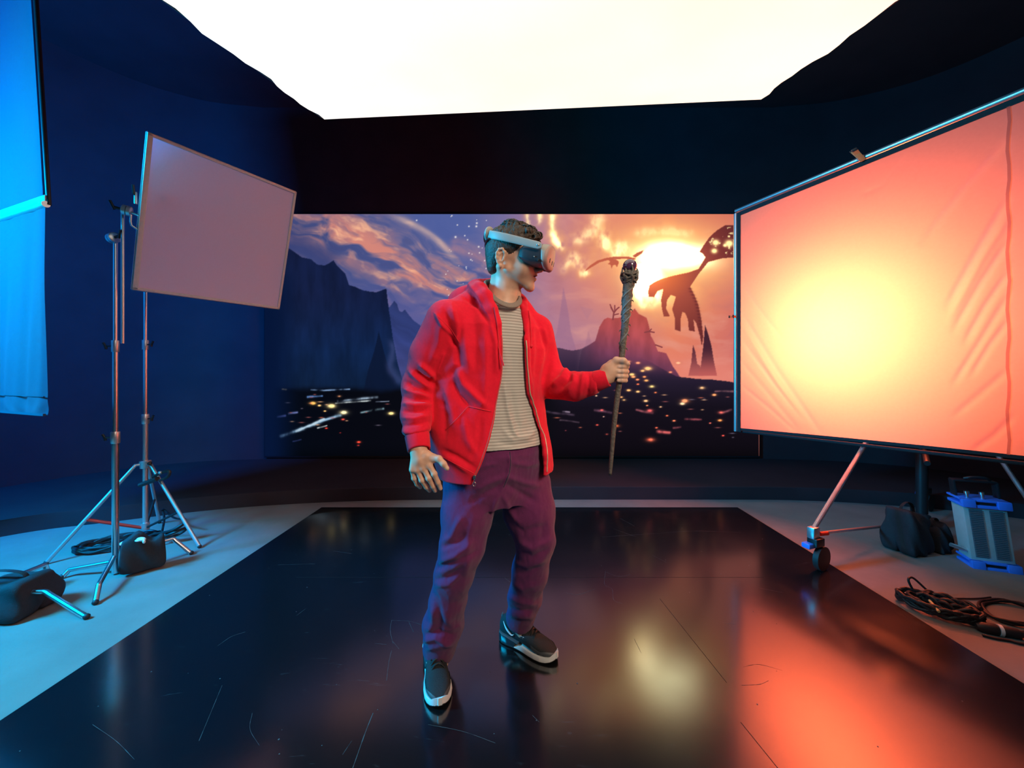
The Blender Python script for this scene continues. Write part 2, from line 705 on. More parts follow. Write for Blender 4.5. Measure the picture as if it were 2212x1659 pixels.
# panels laid edge to edge: the seams run as in the photo
MB().box((0.07, 1.40, MATZ / 2), (3.74, 4.12, MATZ)).build('sheet', M['mat'], mo, smooth=False)
M['chalk'] = mat('pale_scuffs', (0.085, 0.088, 0.09), 0.8)
M['seam'] = mat('dark_seam', (0.003, 0.003, 0.003), 0.7)
sm = MB()
for a, c in (((640, 1247), (1650, 1247)), ((1425, 1293), (1570, 1475)), ((1600, 1560), (1680, 1659))):
    p, q = G(*a, MATZ + 0.0004), G(*c, MATZ + 0.0004)
    t = (q - p).normalized() * 0.0011
    s = Vector((-t.y, t.x, 0))
    sm.add([p + s, p - s, q - s, q + s], [(0, 1, 2, 3)])
sm.build('seam_line', M['seam'], mo, smooth=False)
sc_ = MB()
scuffs = [[(1308, 1233), (1306, 1262), (1322, 1272), (1326, 1296), (1345, 1304)], [(1220, 1280), (1250, 1284), (1285, 1272)], [(1310, 1236), (1335, 1245), (1362, 1241)],
          [(845, 1340), (885, 1342), (911, 1350)], [(846, 1340), (843, 1362), (849, 1390)], [(883, 1343), (893, 1365)], [(848, 1385), (862, 1402)], [(810, 1390), (835, 1392)],
          [(806, 1540), (790, 1580), (774, 1625), (762, 1659)], [(925, 1565), (1000, 1580), (1070, 1605)], [(545, 1540), (540, 1575), (560, 1610)], [(480, 1480), (455, 1540), (430, 1600)],
          [(200, 1565), (250, 1600), (290, 1640)], [(470, 1395), (500, 1375), (530, 1365)], [(1300, 1160), (1360, 1156), (1420, 1152), (1500, 1147), (1600, 1150)],
          [(1325, 1142), (1375, 1160)], [(1340, 1120), (1370, 1136)], [(1410, 1200), (1440, 1215)], [(1370, 1380), (1385, 1410)], [(1606, 1440), (1640, 1435), (1690, 1448)],
          [(1602, 1480), (1640, 1478), (1660, 1470)], [(1640, 1270), (1690, 1280)], [(1150, 1545), (1165, 1560)], [(600, 1220), (680, 1218)], [(640, 1330), (660, 1315)],
          [(835, 1470), (840, 1430), (846, 1405)], [(720, 1190), (760, 1196)], [(1090, 1248), (1105, 1260)], [(740, 1630), (760, 1600)], [(1560, 1345), (1590, 1348)]]
for k, pl in enumerate(scuffs):
    pts = catmull([G(x, y, MATZ + 0.0006) for x, y in pl], 6)
    wd = 0.0014 if k not in (8,) else 0.003
    for i in range(len(pts) - 1):
        p, q = pts[i], pts[i + 1]
        t = (q - p).normalized()
        s = Vector((-t.y, t.x, 0)) * wd * (0.35 + 0.65 * random.random()) * 0.5
        sc_.add([p + s, p - s, q - s, q + s], [(0, 1, 2, 3)])
for _ in range(90):
    c = Vector((random.uniform(-1.7, 1.8), random.uniform(0.9, 3.3), MATZ + 0.0006))
    r = random.uniform(0.0012, 0.0032)
    sc_.add([c + Vector((r * math.cos(a), r * math.sin(a), 0)) for a in (0, 1.05, 2.1, 3.14, 4.2, 5.2)], [(0, 1, 2, 3, 4, 5)])
tag(sc_.build('scuff_stain', M['chalk'], mo, smooth=False), kind='stuff')

# ------------------------------------------------------------------ overhead soft light (tilted cloth on a pipe frame)
DB = 2.6
c_l, c_r = P(697, 258, DB), P(1640, 215, DB)
tdir = Vector((0, -1, -0.283)).normalized()
LEN = 2.0
c_l2, c_r2 = c_l + tdir * LEN, c_r + tdir * LEN
m, nt, out = new_mat('lit_ceiling_cloth')
em = nt.nodes.new('ShaderNodeEmission')
em.inputs['Color'].default_value = (1.0, 0.96, 0.76, 1)
em.inputs['Strength'].default_value = 1.1
df = nt.nodes.new('ShaderNodeBsdfDiffuse')
df.inputs['Color'].default_value = (0.8, 0.8, 0.8, 1)
ad = nt.nodes.new('ShaderNodeAddShader')
tcl = nt.nodes.new('ShaderNodeTexCoord')
nzl = nt.nodes.new('ShaderNodeTexNoise')
nzl.inputs['Scale'].default_value = 1.2
nt.links.new(tcl.outputs['Object'], nzl.inputs['Vector'])
nt.links.new(node_range(nt, nzl.outputs['Fac'], 0.3, 0.7, 0.92, 1.1), em.inputs['Strength'])
nt.links.new(em.outputs[0], ad.inputs[0])
nt.links.new(df.outputs[0], ad.inputs[1])
nt.links.new(ad.outputs[0], out.inputs['Surface'])
M['ceiling_cloth'] = m
M['ceiling_light_node'] = None
oc = empty('ceiling_light_panel', (c_l + c_r2) / 2, 'huge glowing white cloth light panel hung overhead', 'light panel')
n = 24
vs, fs = [], []
up = (c_r - c_l).cross(tdir).normalized()
up = up if up.z > 0 else -up
rnd = random.Random(3)
for i in range(n + 1):
    for j in range(n + 1):
        u, v = i / n, j / n
        p = c_l.lerp(c_r, u).lerp(c_l2.lerp(c_r2, u), v)
        edge = min(u, 1 - u, v, 1 - v)
        wob = (0.012 * math.sin(v * 21 + 1.3) + 0.008 * math.sin(v * 47)) if (i in (0, n)) else 0
        p = p + Vector((wob, 0, 0)) - up * 0.03 * math.sin(math.pi * u) * math.sin(math.pi * v)
        vs.append(p)
for i in range(n):
    for j in range(n):
        a = i * (n + 1) + j
        fs.append((a, a + 1, a + n + 2, a + n + 1))
MB().add(vs, fs).build('diffusion_cloth', M['ceiling_cloth'], oc, autosmooth=False)
vs2 = [Vector(v) + up * 0.05 for v in vs]
MB().add(vs2, fs).build('backing', M['black_canvas'], oc, autosmooth=False)
for a, c in ((c_l, c_r), (c_l2, c_r2), (c_l, c_l2), (c_r, c_r2)):
    MB().tube([a + up * 0.03, c + up * 0.03], 0.022).build('frame_pipe', M['black_metal'], oc)
for q in (c_l, c_r, c_l2, c_r2):
    MB().tube([q + up * 0.03, Vector((q.x, q.y, 4.6))], 0.004, 6).build('hanging_wire', M['black_metal'], oc)

# ------------------------------------------------------------------ lamps
def area(name, loc, target, size, power, col, size_y=None, spread=math.pi):
    L = bpy.data.lights.new(name, 'AREA')
    L.energy = power
    L.color = col
    L.shape = 'RECTANGLE'
    L.size = size
    L.size_y = size_y or size
    L.spread = spread
    o = bpy.data.objects.new(name, L)
    COL.objects.link(o)
    o.location = loc
    o.rotation_euler = (Vector(target) - Vector(loc)).to_track_quat('-Z', 'Y').to_euler()
    return o


SILK_DIR = Vector((0.447, -0.894, 0))
SILK_BACK = Vector((0.894, 0.447, 0))
hot = Vector((2.21, 2.725, 1.52))
area('orange_lamp', hot + SILK_BACK * 0.78, hot, 0.40, 68, (1.0, 0.128, 0.042), 0.40, math.radians(140))
area('blue_lamp', (-3.6, 1.05, 2.2), (-0.6, 1.6, 0.9), 0.8, 360, (0.0, 0.50, 0.86), 0.8)
area('blue_wall_lamp', (-4.2, 0.9, 2.6), (-4.4, 4.2, 1.9), 0.6, 420, (0.0, 0.19, 1.0), 0.6)
area('front_fill', (1.5, -1.0, 2.7), (-0.1, 1.5, 1.0), 0.9, 7.5, (1.0, 0.80, 0.60), 0.9, math.radians(50))  # unseen warm fill, added to brighten the man's front

# ------------------------------------------------------------------ LED screen with the fantasy landscape
def lerp_stops(x, stops):
    xs = [s[0] for s in stops]
    return np.stack([np.interp(x, xs, [s[1][k] for s in stops]) for k in range(3)], -1)


def over(img, col, a):
    return img * (1 - a[..., None]) + np.asarray(col, float) * a[..., None]


def soft(m, it=1):
    m = m.astype(float)
    for _ in range(it):
        q = np.pad(m, 1, mode='edge')
        m = (q[:-2, 1:-1] + q[2:, 1:-1] + q[1:-1, :-2] + q[1:-1, 2:] + 2 * q[1:-1, 1:-1]) / 6
    return m


def smooth01(x):
    x = np.clip(x, 0, 1)
    return x * x * (3 - 2 * x)


def paint_screen(X, Y):
    """sRGB 0..255 colours of the picture, plus a gain for its brightest fire"""
    fb = lambda sx, sy, seed, o=5: fbm(X / sx, Y / sy, None, seed, o)
    wx = X + 26 * (fb(60, 50, 3, 3) - 0.5)
    wy = Y + 26 * (fb(60, 50, 9, 3) - 0.5)
    img = lerp_stops(X, [(560, (60, 72, 120)), (850, (76, 90, 148)), (1000, (84, 100, 160)), (1090, (116, 110, 160)), (1180, (172, 122, 150)),
                         (1300, (212, 124, 122)), (1450, (232, 128, 100)), (1600, (205, 108, 104))])
    low = smooth01((Y - 580) / 160) * smooth01((X - 1120) / 80) * smooth01((1480 - X) / 200)
    img = over(img, (176, 126, 150), low * 0.75)
    low = smooth01((Y - 560) / 150) * smooth01((1060 - X) / 120)
    img = over(img, (92, 92, 152), low * 0.8)
    # rotated clouds on the left
    ca, sa = math.cos(0.42), math.sin(0.42)
    U, W = X * ca + Y * sa, -X * sa + Y * ca
    n1 = fbm(U / 95 + 2 * fb(90, 60, 5, 3), W / 26 + 2.0 * fb(80, 60, 6, 3), None, 11, 5)
    n2 = fbm(U / 40, W / 14 + 2 * fb(60, 40, 8, 3), None, 21, 5)
    dl, tl = seg_dist(wx, wy, [(600, 470), (720, 500), (860, 560), (960, 600), (1060, 632)])
    band = np.exp(-(dl / 62) ** 2)
    cl = np.clip((n1 - 0.36) * 3.6, 0, 1) * band
    img = over(img, (222, 138, 122), cl * 0.95)
    cl2 = np.clip((n2 - 0.5) * 4.5, 0, 1) * band * np.clip((n1 - 0.40) * 4, 0, 1)
    img = over(img, (255, 190, 150), cl2 * 0.95)
    dk = np.clip((0.46 - n1) * 5, 0, 1) * np.exp(-(dl / 80) ** 2)
    img = over(img, (70, 72, 122), dk * 0.7)
    d2, _ = seg_dist(wx, wy, [(590, 530), (640, 520), (700, 560)])
    img = over(img, (58, 66, 118), np.exp(-(d2 / 26) ** 2) * 0.8)
    # pale giant planet edge
    r = np.hypot((X - 760) / 1.25, Y - 660)
    rim = np.exp(-((r - 205) / 7) ** 2) * smooth01((X - 830) / 60) * smooth01((1000 - X) / 50)
    img = over(img, (226, 186, 170), rim * 0.75 * (0.5 + 0.8 * n2))
    inn = smooth01((205 - r) / 60) * smooth01((r - 130) / 60) * smooth01((X - 830) / 60) * smooth01((990 - X) / 60) * smooth01((600 - Y) / 60)
    img = over(img, (150, 128, 150), inn * 0.55 * n1 * 1.6)
    ext = smooth01((r - 207) / 8) * smooth01((Y - 440) / 40) * smooth01((X - 860) / 50) * smooth01((1060 - X) / 60) * smooth01((620 - Y) / 60)
    img = over(img, (80, 96, 160), ext * 0.75)
    dpk, _ = seg_dist(wx, wy, [(985, 530), (1030, 545), (1060, 560)])
    img = over(img, (214, 140, 136), np.exp(-(dpk / 12) ** 2) * 0.6 * n2 * 1.7)
    # mauve / coral swirls on the right
    n3 = fbm(wx / 80, wy / 34, None, 31, 5)
    rt = smooth01((X - 1110) / 100)
    img = over(img, (232, 164, 150), np.clip((n3 - 0.52) * 4, 0, 1) * rt * 0.55)
    img = over(img, (150, 92, 118), np.clip((0.44 - n3) * 4, 0, 1) * rt * 0.4)
    img = over(img, (196, 92, 84), smooth01((X - 1420) / 120) * smooth01((520 - Y) / 60) * 0.55)
    gain = np.ones(X.shape)
    # sun
    hs = np.hypot((X - 1445) / 1.25, (Y - 556) / 0.75)
    hs2 = np.hypot((wx - 1425) / 1.0, (wy - 590) / 0.9)
    g0 = np.exp(-(hs / 175) ** 2)
    img = over(img, (248, 150, 108), g0 * 0.75)
    g1 = np.exp(-(np.minimum(hs, hs2 * 1.05) / 92) ** 2)
    img = over(img, (255, 208, 112), np.clip(g1 * 1.0, 0, 1) * (0.75 + 0.5 * fb(40, 30, 13, 4)).clip(0, 1))
    g2 = np.exp(-(np.minimum(np.hypot((wx - 1455) / 1.7, (wy - 556) / 0.62) / 46, np.hypot(wx - 1400, (wy - 606) / 1.1) / 36)) ** 2)
    img = over(img, (255, 252, 200), np.clip(g2 * 1.35, 0, 1))
    gain = gain + 8.0 * np.clip(g2, 0, 1) ** 2 + 1.0 * np.clip(g1, 0, 1) ** 2
    # flames
    n4 = fbm(X / 16, Y / 24, None, 41, 4)
    for pl, wd, st in (([(1194, 474), (1202, 492), (1206, 520)], 7, 1.0), ([(1199, 508), (1208, 530)], 10, 1.0), ([(1142, 466), (1148, 484)], 5, .8), ([(1166, 464), (1166, 478)], 5, .7),
                       ([(1312, 505), (1308, 535)], 13, 1.1), ([(1345, 535), (1330, 552)], 14, 1.0), ([(1252, 512), (1290, 490), (1300, 470)], 14, .55), ([(1230, 560), (1262, 575)], 12, .55),
                       ([(1262, 592), (1272, 590)], 6, .8), ([(1390, 640), (1410, 652), (1420, 640)], 15, 1.0), ([(1372, 620), (1395, 660)], 9, .8), ([(1380, 500), (1480, 500)], 10, .35),
                       ([(1215, 575), (1240, 555)], 9, .45)):
        d, _ = seg_dist(wx, wy, pl)
        a = np.clip(np.exp(-(d / (wd * 0.9)) ** 2) * np.clip(n4 * 3.2 - 0.7, 0, 1.4), 0, 1) * min(st, 1)
        img = over(img, (255, 176, 104), np.clip(np.exp(-(d / (wd * 1.9)) ** 2) * np.clip(n4 * 2.4 - .3, 0, 1.3), 0, 1) * 0.55 * st)
        img = over(img, (255, 240, 170), a)
        gain = gain + 0.6 * a
    # stars
    rs = random.Random(12)
    stars = [(1030, 482, 2.6), (1029, 489, 2.8), (1013, 489, 2.2), (1004, 509, 2), (1010, 518, 2), (1034, 533, 2.4), (1013, 547, 2), (1036, 546, 2), (1017, 561, 2), (1047, 563, 2),
             (1007, 577, 2), (1050, 580, 1.8), (976, 466, 2), (988, 486, 2), (984, 512, 3), (900, 476, 2.2)] + [(rs.uniform(960, 1060), rs.uniform(466, 640), rs.uniform(1, 1.6)) for _ in range(16)]
    for x, y, q in stars:
        img = over(img, (255, 244, 236), np.exp(-(np.hypot(X - x, Y - y) / (q * .72)) ** 2))
    # distant spires in the haze
    for pl, c, a in (([(1190, 760), (1204, 712), (1212, 660), (1217, 620), (1221, 640), (1228, 676), (1233, 716), (1246, 760)], (152, 106, 139), .5), ([(1175, 690), (1192, 664), (1186, 676), (1200, 690)], (158, 112, 142), .18),
                     ([(1252, 662), (1282, 668), (1268, 690)], (158, 112, 142), .18), 
                     ([(1262, 756), (1271, 714), (1282, 756)], (160, 108, 132), .35)):
        img = over(img, c, soft(in_poly(X, Y, pl), 2) * a)
    # the small dragon
    for pl in ([(1262, 587), (1275, 573), (1290, 563), (1310, 557), (1330, 554), (1355, 554), (1374, 558), (1372, 561), (1350, 559), (1330, 560), (1312, 562), (1295, 567), (1280, 576)],
               [(1314, 560), (1330, 560), (1337, 565), (1336, 570), (1333, 577), (1329, 572), (1324, 573), (1321, 581), (1319, 572), (1313, 570), (1318, 566)], [(1366, 553), (1376, 546), (1391, 540), (1386, 548), (1372, 557)]):
        mk = soft(in_poly(X, Y, pl), 1)
        img = over(img, (196, 92, 70), mk * 0.92)
        gain = 1 + (gain - 1) * (1 - mk)
    # the great dragon
    body = [(1586, 486), (1566, 487), (1548, 498), (1532, 513), (1520, 530), (1511, 544), (1518, 548), (1524, 556), (1509, 581), (1486, 589), (1466, 593), (1445, 598), (1428, 603), (1416, 608), (1403, 616), (1400, 630), (1401, 641),
            (1413, 642), (1420, 629), (1433, 624), (1428, 648), (1430, 668), (1434, 684), (1447, 683), (1439, 667), (1441, 648), (1449, 637), (1460, 641), (1452, 668), (1458, 688), (1458, 712), (1470, 716), (1470, 690), (1474, 674),
            (1480, 676), (1486, 690), (1488, 714), (1501, 716), (1498, 690), (1504, 698), (1512, 725), (1516, 748), (1519, 728), (1515, 690), (1509, 660), (1501, 640), (1491, 619), (1509, 592), (1530, 566), (1560, 558), (1586, 556), (1600, 556), (1600, 486)]
    bm_ = soft(in_poly(X, Y, body), 1)
    sun_d = np.hypot(X - 1425, Y - 585)
    bc = lerp_stops(sun_d, [(0, (252, 176, 90)), (28, (226, 112, 66)), (75, (172, 80, 64)), (150, (122, 52, 50)), (220, (84, 36, 44))])
    img = img * (1 - bm_[..., None]) + bc * bm_[..., None]
    gain = 1 + (gain - 1) * (1 - 0.9 * bm_)
    n5 = fbm(X / 7, Y / 7, None, 55, 3)
    wing = soft(in_poly(X, Y, [(1530, 520), (1560, 492), (1588, 490), (1600, 555), (1550, 548)]), 2)
    img = over(img, (255, 226, 160), np.clip((n5 - 0.62) * 7, 0, 1) * wing)
    for x, y, q in ((1546, 524, 6), (1575, 526, 7), (1543, 542, 5), (1566, 530, 3)):
        a = np.exp(-(np.hypot((X - x) / 1.2, Y - y) / q) ** 2)
        img = over(img, (255, 226, 150), np.clip(a * 1.4, 0, 1))
        gain = gain + a * 0.6
    d, _ = seg_dist(X, Y, [(1491, 625), (1503, 650), (1510, 680), (1514, 720)])
    img = over(img, (96, 40, 44), np.exp(-(d / 4) ** 2) * (0.6 + 0.4 * np.sin(Y * 0.9)) * 0.6)
    # horizon mist, mesa, spires, right-hand ground
    hill = [(850, 850), (900, 815), (960, 795), (1040, 780), (1120, 764), (1190, 750), (1208, 752), (1235, 756), (1256, 754), (1285, 737), (1330, 745), (1420, 790), (1460, 812), (1500, 818), (1545, 822), (1640, 832), (1640, 1100), (850, 1100)]
    mesa = [(1256, 756), (1286, 736), (1294, 706), (1304, 690), (1312, 686), (1320, 688), (1339, 686), (1352, 676), (1364, 672), (1372, 667), (1380, 678), (1397, 687), (1402, 702), (1406, 725), (1414, 742), (1421, 760), (1438, 764), (1452, 790), (1470, 816), (1470, 860), (1240, 860)]
    mist = smooth01((Y - 740) / 70) * smooth01((X - 1380) / 80)
    img = over(img, (238, 138, 120), mist * 0.7)
    for pl, c0, c1 in (([(1487, 812), (1493, 785), (1497, 745), (1502, 760), (1506, 786), (1512, 790), (1520, 812)], (92, 46, 58), (190, 96, 92)),
                       ([(1508, 812), (1514, 790), (1519, 750), (1523, 702), (1530, 722), (1537, 748), (1542, 780), (1549, 812)], (70, 36, 50), (196, 96, 92)), ([(1440, 815), (1444, 790), (1448, 815)], (200, 110, 100), (210, 110, 100))):
        mk = soft(in_poly(X, Y, pl), 1)
        tt = smooth01((Y - 745) / 72)[..., None]
        img = img * (1 - mk[..., None]) + (np.array(c0) * (1 - tt) + np.array(c1) * tt) * mk[..., None]
    mk = soft(in_poly(wx * 0.15 + X * 0.85, wy * 0.15 + Y * 0.85, mesa), 1)
    ms = lerp_stops(Y + 0.25 * (1340 - X), [(668, (190, 82, 74)), (720, (176, 78, 84)), (770, (120, 62, 88)), (815, (62, 42, 68)), (850, (44, 34, 56))])
    ms = ms * (0.88 + 0.24 * fbm(X / 14, Y / 40, None, 61, 4))[..., None]
    img = img * (1 - mk[..., None]) + ms * mk[..., None]
    gain = 1 + (gain - 1) * (1 - mk)
    mk = soft(in_poly(X, wy * 0.3 + Y * 0.7, hill), 1)
    hc = lerp_stops(Y, [(745, (88, 60, 84)), (790, (52, 38, 62)), (830, (36, 28, 46)), (880, (22, 17, 28)), (960, (16, 12, 20)), (1060, (12, 10, 15))])
    top = smooth01((Y - 757 - 0.0 * X) / 26)
    vis = np.maximum(np.maximum(smooth01((1300 - X) / 60), smooth01((X - 1440) / 50)), smooth01((Y - 765) / 60))
    img = img * (1 - (mk * vis)[..., None]) + hc * (mk * vis)[..., None]
    gain = 1 + (gain - 1) * (1 - mk)
    for pl, wd in (([(1324, 690), (1326, 675), (1320, 664)], 1.2), ([(1326, 676), (1332, 668), (1337, 664)], 1.0), ([(1322, 668), (1318, 658)], .8), ([(1327, 680), (1336, 678)], .8), ([(1328, 672), (1328, 660)], .8),
                   ([(1393, 718), (1402, 716), (1413, 718)], 1.0), ([(1402, 716), (1407, 711)], .8), ([(1416, 745), (1430, 750)], 1.0)):
        d, _ = seg_dist(X, Y, pl)
        img = over(img, (140, 66, 70), np.clip(wd + 1 - d, 0, 1))
    # left cliffs
    back = [(835, 640), (841, 664), (847, 656), (852, 649), (858, 656), (862, 671), (868, 674), (874, 668), (884, 682), (895, 695), (908, 704), (930, 735), (960, 780), (1000, 830), (1000, 1100), (800, 1100), (800, 640)]
    mk = soft(in_poly(X * 0.9 + wx * 0.1, Y * 0.9 + wy * 0.1, back), 1)
    bcol = lerp_stops(Y, [(640, (44, 56, 106)), (730, (48, 60, 116)), (800, (64, 70, 126)), (850, (30, 36, 70)), (880, (16, 18, 34))])
    img = img * (1 - mk[..., None]) + bcol * (0.82 + 0.36 * n1)[..., None] * mk[..., None]
    cliff = [(540, 520), (600, 525), (627, 538), (652, 556), (672, 560), (684, 571), (702, 573), (713, 567), (720, 562), (727, 572), (736, 581), (746, 591), (750, 604), (754, 616), (768, 620), (783, 627), (800, 630), (813, 631),
             (824, 627), (835, 623), (838, 650), (843, 690), (848, 730), (858, 780), (872, 830), (880, 856), (880, 1100), (540, 1100)]
    mk = soft(in_poly(X * 0.9 + wx * 0.1, Y * 0.92 + wy * 0.08, cliff), 1)
    ccol = lerp_stops(Y, [(530, (20, 30, 66)), (640, (20, 30, 64)), (760, (16, 36, 74)), (830, (14, 32, 62)), (850, (10, 18, 36)), (880, (8, 12, 24))])
    ccol = ccol * (0.8 + 0.42 * fbm(X / 16, Y / 60, None, 71, 4))[..., None]
    img = img * (1 - mk[..., None]) + ccol * mk[..., None]
    front = [(795, 800), (808, 760), (814, 735), (818, 716), (823, 735), (830, 762), (837, 787), (846, 806), (856, 826), (870, 850), (880, 870), (780, 870)]
    mk = soft(in_poly(X, Y, front), 1)
    img = over(img, (13, 24, 50), mk * 0.85)
    d, _ = seg_dist(wx, wy, [(838, 740), (850, 790), (866, 826)])
    img = over(img, (84, 92, 150), np.exp(-(d / 9) ** 2) * 0.45)
    # the dark plain
    pl = smooth01((wy - 838) / 16) * smooth01((1230 - X) / 60)
    gcol = lerp_stops(X, [(590, (4, 10, 22)), (760, (7, 9, 18)), (1100, (14, 13, 20))])
    img = img * (1 - pl[..., None]) + gcol * pl[..., None]
    streaks = [([(607, 942), (660, 922), (700, 908), (735, 898)], 3.0, (150, 190, 220)), ([(640, 930), (700, 906)], 2.0, (190, 215, 230)), ([(672, 843), (700, 845), (755, 842)], 1.6, (120, 150, 190)), ([(665, 858), (696, 857)], 2, (90, 130, 190)),
               ([(730, 868), (780, 862), (815, 858)], 2.4, (150, 170, 190)), ([(725, 872), (800, 866)], 1.6, (200, 210, 210)), ([(812, 869), (840, 867)], 1.2, (110, 120, 140)), ([(780, 893), (828, 884)], 2.2, (120, 150, 160)),
               ([(600, 898), (616, 896)], 2, (110, 120, 200)), ([(624, 892), (642, 890)], 1.8, (120, 130, 190)), ([(686, 923), (706, 920)], 1.2, (190, 200, 200)), ([(633, 952), (650, 948)], 1.2, (50, 60, 110)), ([(610, 842), (618, 843)], 1.5, (220, 190, 130)),
               ([(1180, 888), (1240, 896)], 2.2, (70, 55, 72)), ([(1210, 906), (1250, 912)], 1.6, (80, 62, 76)), ([(1216, 888), (1230, 890)], 1.6, (150, 130, 150)), ([(1285, 885), (1320, 892)], 2.2, (110, 70, 90)), ([(1375, 885), (1410, 893)], 2.4, (150, 80, 90)),
               ([(1480, 905), (1515, 906)], 2.6, (150, 70, 80)), ([(1555, 892), (1580, 885)], 2, (140, 80, 90)), ([(1420, 932), (1446, 934)], 3, (220, 100, 100)), ([(1545, 846), (1600, 846)], 2, (120, 80, 90)), ([(1455, 924), (1470, 922)], 2, (120, 60, 70))]
    for p_, wd, c in streaks:
        d, t = seg_dist(X, wy * 0.25 + Y * 0.75, p_)
        a = np.exp(-(d / (wd * (.5 + n2))) ** 2) * np.clip(n4 * 2.6 - .45, 0, 1.2)
        img = over(img, c, np.clip(a, 0, 1))
    embers = [(676, 871, 7, (255, 190, 90)), (690, 876, 4, (255, 200, 120)), (716, 877, 10, (255, 226, 150)), (702, 888, 3, (255, 200, 120)), (742, 891, 9, (255, 236, 180)), (733, 856, 4, (200, 130, 90)), (845, 893, 7, (255, 220, 140)), (741, 906, 4, (220, 70, 60)),
              (705, 925, 3, (235, 60, 45)), (775, 955, 4.5, (240, 70, 50)), (774, 962, 3, (150, 40, 40)), (735, 935, 2, (150, 40, 40)), (723, 1006, 5, (200, 40, 45)), (1176, 932, 5, (250, 90, 60)), (1332, 920, 6, (255, 110, 60)), (1405, 950, 9, (255, 110, 80)),
              (1480, 866, 9, (255, 150, 100)), (1474, 872, 6, (255, 210, 160)), (1365, 809, 6, (255, 200, 120)), (1358, 781, 5, (255, 150, 110)), (1378, 784, 5, (255, 150, 110)), (1400, 796, 9, (255, 190, 120)), (1388, 801, 5, (255, 180, 110)), (1368, 814, 5, (255, 160, 100)),
              (1377, 820, 4, (255, 140, 90)), (1378, 830, 3, (255, 120, 80)), (1378, 846, 4.5, (255, 190, 120)), (1396, 822, 5, (255, 170, 100)), (1408, 835, 6, (255, 215, 130)), (1392, 814, 4, (255, 150, 90)), (1416, 848, 3, (255, 130, 80)), (1358, 843, 5, (255, 180, 110)),
              (1342, 858, 4, (255, 180, 110)), (1348, 864, 4, (255, 190, 120)), (1395, 866, 5, (255, 190, 130)), (1427, 879, 3, (255, 190, 140)), (1456, 909, 3.5, (255, 130, 90)), (1398, 876, 2.5, (255, 150, 100)), (1517, 838, 6, (255, 190, 130)), (1543, 853, 5, (255, 160, 100)),
              (1555, 908, 5, (255, 150, 80)), (1441, 898, 3, (255, 120, 80)), (1418, 924, 3, (250, 110, 80)), (1404, 887, 7, (220, 90, 90)), (1557, 891, 6, (230, 100, 90)), (1288, 855, 2.5, (255, 200, 160)), (1291, 848, 2.5, (255, 200, 160)), (1300, 886, 4, (220, 90, 90)),
              (1290, 918, 3, (220, 80, 70)), (1304, 900, 2, (240, 180, 160)), (1448, 804, 4, (255, 140, 100)), (1465, 784, 5, (255, 170, 130)), (1562, 941, 3, (230, 80, 70)), (1534, 914, 2.5, (240, 110, 90)), (1311, 938, 3, (200, 80, 70)), (1222, 930, 2, (120, 50, 60))]
    for x, y, q, c in embers:
        e = np.hypot((X - x) / 1.5, (Y - y) / 0.75)
        img = over(img, tuple(v * 0.7 for v in c), np.exp(-(e / (q * 0.9)) ** 2) * 0.4)
        a = np.clip(1.4 * np.exp(-(e / (q * 0.5)) ** 2) * np.clip(n4 * 2.2, .3, 1.2), 0, 1)
        img = over(img, c, a)
        gain = gain + 0.5 * a
    for _ in range(40):
        x, y = rs.uniform(1180, 1590), rs.uniform(840, 945)
        if rs.random() < 0.4:
            x, y = rs.uniform(600, 860), rs.uniform(840, 930)
        e = np.hypot((X - x) / rs.uniform(1.4, 4), (Y - y) / 0.7)
        img = over(img, rs.choice([(230, 120, 90), (170, 90, 90), (120, 110, 130), (255, 190, 140)]), np.exp(-(e / 1.6) ** 2) * 0.8)
    # fades to black at the foot
    fd = smooth01((Y - 955) / 60)
    img = img * (1 - 0.55 * fd[..., None])
    img = over(img, (6, 22, 56), smooth01((660 - X) / 80) * smooth01((Y - 560) / 60))  # left edge painted in the tone of the blue-lit wall
    return np.clip(img, 0, 255), gain


SD = 4.86                                              # depth of the screen
gx = np.linspace(572, 1640, 960)
gy = np.linspace(462.5, 985, 470)
GX, GY = np.meshgrid(gx, gy, indexing='ij')
img, gain = paint_screen(GX, GY)
c = img / 255.0
lin = np.where(c <= 0.04045, c / 12.92, ((c + 0.055) / 1.055) ** 2.4) * gain[..., None]
V = np.stack([(GX - CX) * SD / F, np.full(GX.shape, SD), CH - (GY - CY) * SD / F], -1).reshape(-1, 3)
ii = np.arange(len(gx) * len(gy)).reshape(len(gx), len(gy))
Q = np.stack([ii[:-1, :-1], ii[1:, :-1], ii[1:, 1:], ii[:-1, 1:]], -1).reshape(-1, 4)[:, ::-1]
m, nt, out = new_mat('led_picture')
at = nt.nodes.new('ShaderNodeVertexColor')
at.layer_name = 'Col'
em = nt.nodes.new('ShaderNodeEmission')
em.inputs['Strength'].default_value = 0.97
nt.links.new(at.outputs['Color'], em.inputs['Color'])
nt.links.new(em.outputs[0], out.inputs['Surface'])
sx0, sx1 = (572 - CX) * SD / F, (1640 - CX) * SD / F
sz0, sz1 = CH - (985 - CY) * SD / F, CH - (462.5 - CY) * SD / F
so = empty('led_screen', ((sx0 + sx1) / 2, SD, 0.124), 'wide video screen showing dragons, a burning sun and dark cliffs', 'screen')
np_mesh('picture', V, Q, m, so, lin.reshape(-1, 3))
MB().box(((sx0 + sx1) / 2, SD + 0.015, (sz0 - 0.02 + sz1) / 2 + 0.004), (sx1 - sx0 + 0.02, 0.024, sz1 - sz0 + 0.03)).build('screen_housing', M['black_riser'], so, smooth=False)

